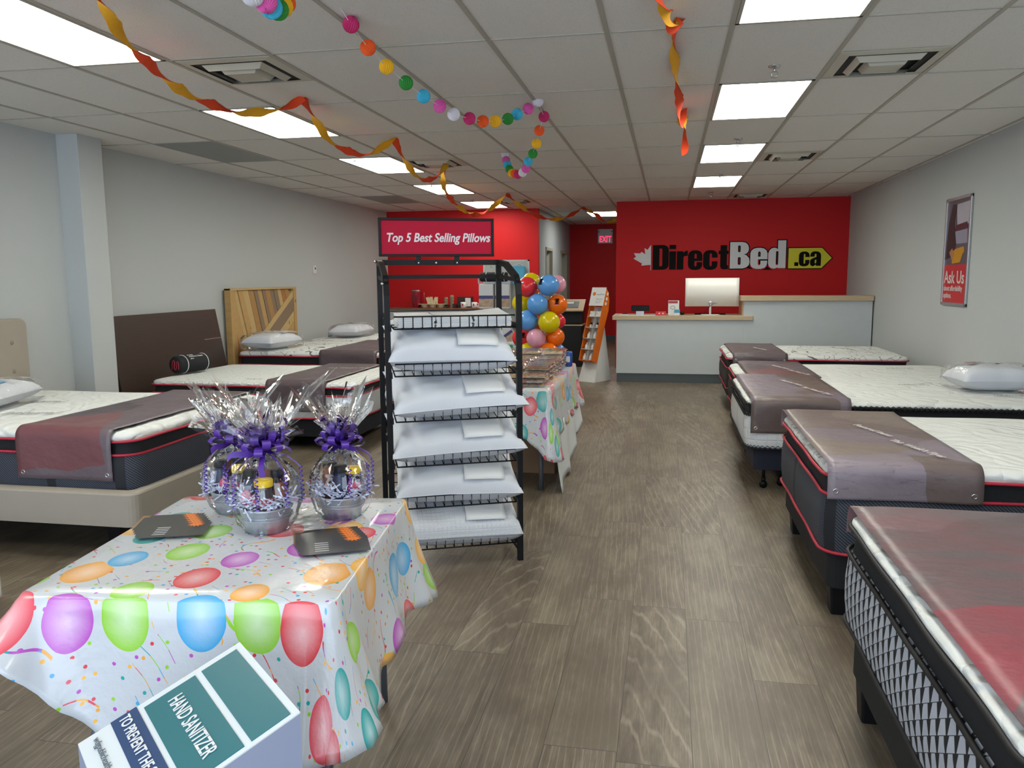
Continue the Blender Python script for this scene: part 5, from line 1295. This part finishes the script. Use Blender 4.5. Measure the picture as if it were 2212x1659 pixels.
for px, py, rp, c, d, w_ in BALL:
    p = at(px, py, d); r = rp*d/f_
    t = thing('party_balloon', '%s balloon %s' % (c, w_), 'balloon', p, 0, 'balloons of the balloon column')
    # tilt the knot toward the column axis
    ax = Vector((-1.46, 9.6, p.z-.02))-p; ax.z = min(ax.z, 0)-.02
    rot = Vector((0, 0, -1)).rotation_difference(ax.normalized()).to_euler() if ax.length > .01 else None
    m = MB(); m.lathe([(r*.001, r*1.0)]+[(r*sin(a)*1.0, r*cos(a)*(1.0 if a < 1.57 else 1.12)) for a in (.15, .35, .6, .85, 1.1, 1.35, 1.57, 1.8, 2.05, 2.3, 2.5, 2.7, 2.88)]+[(r*.07, -r*1.16), (r*.05, -r*1.2)], n=28)
    b = m.build('latex_body', BM[c], t, True)
    if rot: b.rotation_euler = rot
    k_ = MB().lathe([(r*.05, -r*1.18), (r*.10, -r*1.27), (r*.02, -r*1.26)], n=10).build('knot', BM[c], t, True)
    if rot: k_.rotation_euler = rot
    if 'print' in w_ or (c == 'blue' and 'top' in w_):
        # a scribbled black print on the skin
        m = MB(); px_ = (-.75 if c == 'blue' else (.1 if c == 'orange' else .35)); P = []
        for s in range(46):
            a = px_+.30*sin(s*1.9)*cos(s*.31); e_ = .35+.30*sin(s*1.13+1)
            P.append((1.01*r*cos(e_)*sin(a), -1.01*r*cos(e_)*cos(a), 1.01*r*sin(e_)))
        m.tube(P, .0028, 4); m.build('black_print', INK, t)
t = thing('balloon_stand', 'thin white pole holding the balloon column', 'stand', (-1.46, 9.62, 0))
MB().tube([(0, 0, 0), (0, 0, 1.35)], .010, 8).build('pole', WHITE, t, True); MB().lathe([(.15, 0), (.15, .012), (.02, .03)], n=24).build('base', WHITE, t, True)

# ---------------------------------------------------------------- slanted orange sample display
OB = plain('orange_card_display', 'd96a12', .5); WC = plain('white_card', 'cfd0cd', .6)
t = thing('sample_display', 'leaning orange and white cardboard display with bottles beside the counter', 'display', (-1.15, 11.74, 0), math.radians(-30))
MB().loft([[(-.15, -.02, 0), (.15, -.02, 0), (.15, .40, 0), (-.15, .40, 0)], [(-.12, .12, .36), (.12, .12, .36), (.12, .36, .36), (-.12, .36, .36)], [(-.11, .25, .78), (.11, .25, .78), (.11, .29, .78), (-.11, .29, .78)]], True, True).build('white_base', WC, t)
T_ = Matrix.Translation((0, -.03, .31)) @ Matrix.Rotation(math.radians(-19), 4, 'X')
def TP(m_): m_.T = T_; return m_
side = [(-.02, 0), (.12, 0), (.13, .3), (.13, .62), (.145, .80), (.12, .95), (.05, 1.07), (-.02, 1.10)]
for s in (-1, 1): TP(MB()).prism(side, s*.115-.003, s*.115+.003, 'x').build('orange_side', OB, t)
TP(MB()).box(-.115, .115, .10, .106, .0, .85).build('back_panel', WC, t)
TP(MB()).box(-.003, .003, .0, .10, .0, .80).build('divider', WC, t)
for i in range(5):
    z = .005+i*.165; TP(MB()).box(-.112, .112, -.02, .10, z, z+.006).build('shelf_board', OB if i == 0 else WC, t)
    for j in range(2):
        x = -.055+j*.11
        if i < 3: m = TP(MB()).lathe([(.024, z+.006), (.026, z+.02), (.026, z+.075), (.014, z+.088), (.014, z+.09), (.018, z+.09), (.018, z+.108)], (x, .03, 0), 14); m.build('pill_bottle', WHITE, t, True)
        elif i == 3: TP(MB()).lathe([(.02, z+.006), (.02, z+.05), (.012, z+.058)], (x, .03, 0), 12).build('dropper_bottle', WHITE, t, True); TP(MB()).lathe([(.014, z+.058), (.016, z+.075), (.004, z+.095)], (x, .03, 0), 12).build('dropper_cap', BLACK, t, True)
        else: TP(MB()).box(x-.042, x+.042, .0, .07, z+.006, z+.09).build('small_carton', WHITE, t); TP(MB()).box(x-.03, x-.02, -.001, .0, z+.04, z+.065).build('red_mark', OB, t)
TP(MB()).box(-.125, .125, -.03, -.024, .83, 1.11).build('header_card', WHITE, t)
m = TP(MB()); m.T = T_ @ Matrix.Translation((-.065, -.0305, 1.01)) @ Matrix.Rotation(PI/2, 4, 'X'); m.lathe([(.028, 0), (.028, .001)], n=24); m.build('orange_disc', OB, t)
GI = plain('grey_ink_text', '77777c', .6)
for body, z, sz in (('easyPod', .99, .04), ('Magnesium', .925, .026), ('Zinc Copper', .895, .02), ('Vitamin D', .87, .02)):
    text('header_lettering', body, sz, GI, t, T_ @ frame((-.02, -.0306, z), (1, 0, 0), (0, 0, 1)), .0003)
for i in range(3): TP(MB()).box(.119, .121, .02, .06, .86+i*.075, .905+i*.075).build('side_label', WHITE, t)

# ---------------------------------------------------------------- black lectern cabinet
t = thing('lectern', 'black lectern cabinet with slanted tan top beyond the balloons', 'lectern', (-1.68, 13.75, 0))
bx(-.27, .24, -.05, .40, 0, .70).build('cabinet_body', plain('black_laminate', '111418', .5), t, bevel=.003)
bx(-.27, .24, .10, .40, .72, 1.0).build('upper_body', plain('black_laminate_top', '101215', .5), t)
bx(-.29, .26, -.06, .40, .70, .72).build('tan_shelf', LAMI, t)
m = MB(); m.T = Matrix.Translation((0, .0, .96)) @ Matrix.Rotation(math.radians(22), 4, 'X'); m.box(-.30, .27, -.05, .42, 0, .022); m.build('slanted_top', LAMI, t, bevel=.002)
b = thing('open_magazine', 'open grey magazine on the slanted lectern top', 'magazine', (-1.68, 13.75, .986)); m = MB(); m.T = Matrix.Rotation(math.radians(22), 4, 'X'); m.box(-.10, .17, .04, .30, 0, .008); m.build('pages', plain('magazine_grey', '6d7277', .4, vary=.4, scale=25), b)
m = MB(); m.T = Matrix.Rotation(math.radians(22), 4, 'X'); m.box(-.06, .08, .20, .27, .008, .0095); m.build('white_title_block', PAPER, b)
b = thing('binder', 'black and white folders lying on the tan lectern shelf', 'folder', (-1.62, 13.76, .721)); bx(-.12, .16, -.04, .06, 0, .02).build('black_folder', BLACK, b); bx(-.22, -.1, -.04, .04, 0, .012).build('white_folder', PAPER, b)
b = thing('paper_bag', 'tan leaflets sticking out at the right side of the lectern', 'leaflets', (-1.40, 13.74, .50)); m = MB(); m.T = Matrix.Rotation(.25, 4, 'Y'); m.box(-.03, .05, -.02, .01, .0, .20); m.build('leaflets', plain('tan_paper', 'a89a80', .7), b)

# ---------------------------------------------------------------- pillow sample board
t = thing('sample_board', 'white upright board with hooks carrying packaged pillows behind the rack', 'display board', (-2.12, 10.62, 0))
bx(-.30, .30, 0, .02, .10, 1.745).build('board_panel', plain('off_white_board', 'b9bbb6', .6), t)
m = MB()
for q_ in ((-.31, .31, .0, 1.735, 1.755), (-.31, -.29, 0, .08, 1.755), (.29, .31, 0, .08, 1.755)): m.box(q_[0], q_[1], -.006, .026, q_[-2], q_[-1])
m.build('board_frame', WC, t)
for x in (-.2, .12): bx(x-.02, x+.02, -.20, .25, 0, .03).build('foot', WC, t); bx(x-.015, x+.015, .02, .04, 0, .9).build('strut', WC, t)
for x, z in ((-.18, 1.66), (.0, 1.68), (.21, 1.68)): MB().tube([(x, 0, z), (x, -.12, z), (x, -.13, z+.015)], .003, 6).build('hook', CHROME, t)
PN = plain('navy_pack_band', '33376a', .4); PB = plain('pack_photo', 'a58d78', .5, vary=.6, scale=30); PW = plain('pack_white', 'bfc1c2', .35)
def pack(label, x, z, w_, h_, tilt=0.0, blue=False, y=10.50):
    b = thing('packaged_pillow', label, 'packaged pillow', (x, y, z), 0, 'packaged pillows on the white board'); b.rotation_euler = (0, tilt, 0)
    if blue: bx(-w_/2, w_/2, -.03, .03, -h_/2, h_/2).build('blue_pack', plain('blue_pack_print', '3f9fc4', .35), b, bevel=.015); MB().tube([(-.05, 0, h_/2), (0, 0, h_/2+.04), (.05, 0, h_/2)], .006, 6).build('carry_loop', WHITE, b, True); return
    bx(-w_/2, w_/2, -.05, .05, -h_/2, h_/2).build('white_pack', PW, b, bevel=.015)
    bx(-w_/2+.004, w_/2-.004, -.054, -.05, -h_*.10, h_*.03).build('navy_band', PN, b)
    bx(-w_/2+.004, w_/2-.004, -.053, -.05, -h_*.42, -h_*.10).build('photo_print', PB, b)
    bx(-w_/2-.004, w_/2+.004, -.058, .058, h_*.5, h_*.72).build('clear_bag_top', BAG, b)
pack('white pillow pack with navy band left of the rack\'s rear post', -2.36, 1.28, .20, .33)
pack('white pillow pack with navy band right of the rack\'s rear post', -2.14, 1.28, .20, .33)
pack('upright pillow pack lower on the board behind a tilted one', -2.14, .83, .20, .30)
pack('tilted pillow pack leaning over the lower upright pack', -2.07, .79, .19, .27, -.62, y=10.38)
pack('white pillow pack low on the left of the board', -2.36, .84, .18, .30)
pack('blue pillow pack hanging at the right of the board', -1.925, 1.55, .17, .24, blue=True)
o = roll_pillow('black rolled pillow with white end bands hung on the white board', (-2.25, 10.45, 1.47), 0, .36, .062, ('Prime', 'memory', 'foam'), .02)
t = thing('shelf_unit', 'low grey shelves with folded white covers under the sample board', 'shelf', (-2.08, 10.30, 0))
for z in (.10, .34, .56): bx(-.28, .30, -.12, .14, z, z+.015).build('shelf_board', plain('grey_shelf', '8d9192', .5), t)
for x in (-.28, .285): bx(x, x+.015, -.12, .14, 0, .60).build('side_panel', plain('grey_shelf_side', '858a8b', .5), t)
for i, z in enumerate((.575, .355)):
    for j in range(3):
        b = thing('folded_cover', 'folded white mattress cover on the %s grey shelf, %s in its pile' % (('upper', 'lower')[i], ('bottom', 'middle', 'topmost')[j]), 'linen', (-2.06, 10.30, z+j*.042)); bx(-.22, .22, -.10, .10, 0, .038).build('folded_cloth', WHITECLOTH, b, bevel=.012)

# ---------------------------------------------------------------- coffee counter by the red wall
t = thing('coffee_cabinet', 'cabinet with a brown top against the left red wall', 'cabinet', (-4.05, 14.2, 0))
bx(-.95, .85, -.22, .28, .10, .96).build('cabinet_body', plain('white_cabinet', 'b5b5b2', .5), t, bevel=.003); bx(-.97, .87, -.25, .285, .96, .992).build('worktop', plain('brown_worktop', '7c5440', .5), t, bevel=.003)
bx(-.93, .83, -.18, .26, 0, .10).build('toe_kick', BASE, t)
for i in range(4): bx(-.94+i*.447, -.50+i*.447, -.24, -.22, .12, .94).build('cabinet_door', plain('white_cabinet_door', 'bababa', .45), t, bevel=.004); 
ZK = .993
REDG = plain('translucent_red_plastic', '8a1a2c', .15, coat=.5)
t = thing('water_pitcher', 'dark red plastic pitcher on the brown coffee counter', 'pitcher', (-4.47, 14.1, ZK))
MB().lathe([(.072, 0), (.078, .01), (.088, .28), (.09, .30), (.082, .30), (.07, .02)], n=24).build('jug_body', REDG, t, True); MB().lathe([(.09, .30), (.088, .315), (.02, .32)], n=24).build('jug_lid', CHROME, t, True)
MB().tube([(.085, 0, .27), (.14, 0, .26), (.145, 0, .12), (.083, 0, .08)], .010, 8).build('handle', REDG, t, True)
t = thing('serving_tray', 'cream three-part serving tray on the coffee counter', 'tray', (-4.15, 14.05, ZK)); m = MB()
CRM = plain('cream_plastic', 'd8c9a5', .4)
for x in (-.15, 0, .15): m.lathe([(.045, 0), (.055, .005), (.072, .06), (.076, .064), (.068, .06), (.05, .008)], (x, 0, 0), 18)
m.build('compartments', CRM, t, True); bx(-.25, .25, -.09, .09, .062, .068).build('tray_rim', CRM, t, bevel=.002)
t = thing('condiment_packets', 'cream sugar packets and stir sticks standing in the tray', 'packets', (-4.13, 14.05, ZK+.069)); q = rnd(9)
for i in range(14):
    a = q.uniform(-.5, .5); x = q.uniform(-.10, .10); m = MB(); m.T = Matrix.Translation((x, q.uniform(-.03, .03), 0)) @ Matrix.Rotation(a, 4, 'Y'); m.box(-.012, .012, -.003, .003, 0, .10+q.random()*.03); m.build('packet', CRM, t)
PC = plain('brown_paper_cup', '86735c', .7); 
def cups(label, x, y, h, mat, r=.038, n=5, lidm=None):
    t = thing('cup_stack', label, 'cups', (x, y, ZK)); 
    for i in range(n): MB().lathe([(r, i*h/n*.9), (r*.98, i*h/n*.9+.006), (r*.80, i*h/n*.9+h*.22)], n=18).build('paper_cup', mat, t, True)
cups('stack of brown paper cups, left and shorter one', -3.92, 14.1, .20, PC); cups('taller stack of brown paper cups beside the shorter one', -3.81, 14.1, .23, PC, n=6)
cups('low stack of black cup lids left of the paper cups', -3.87, 14.0, .07, BLACK, .04, 3); cups('low stack of black cup lids right of the paper cups', -3.74, 14.0, .09, BLACK, .04, 3); cups('low stack of black cup lids nearest the white mugs', -3.67, 14.0, .08, BLACK, .035, 3)
t = thing('coffee_pod_box', 'dark coffee pod carton behind the mugs', 'box', (-3.62, 14.22, ZK)); bx(-.11, .16, -.06, .06, 0, .19).build('carton', plain('dark_brown_carton', '2c2320', .6), t, bevel=.002); bx(.04, .14, -.062, -.06, .02, .17).build('white_print', PAPER, t)
for i, (x, w_) in enumerate(((-3.58, 'left'), (-3.38, 'right'))):
    t = thing('coffee_mug', 'white mug with red mark, %s one on the coffee counter' % w_, 'mug', (x, 14.02, ZK)); MB().lathe([(.042, 0), (.048, .005), (.05, .10), (.046, .10), (.04, .01)], n=20).build('mug_body', WHITE, t, True); MB().tube([(.048, 0, .085), (.075, 0, .075), (.072, 0, .03), (.046, 0, .02)], .006, 6).build('handle', WHITE, t, True); bx(-.012, .012, -.051, -.049, .03, .075).build('red_mark', REDPIPE, t)
t = thing('white_napkins', 'white paper napkins piled at the right of the coffee counter', 'napkins', (-3.33, 14.20, ZK)); bx(-.09, .1, -.08, .06, 0, .03).build('napkin_pile', PAPER, t, bevel=.004)
bpy.context.view_layer.update()
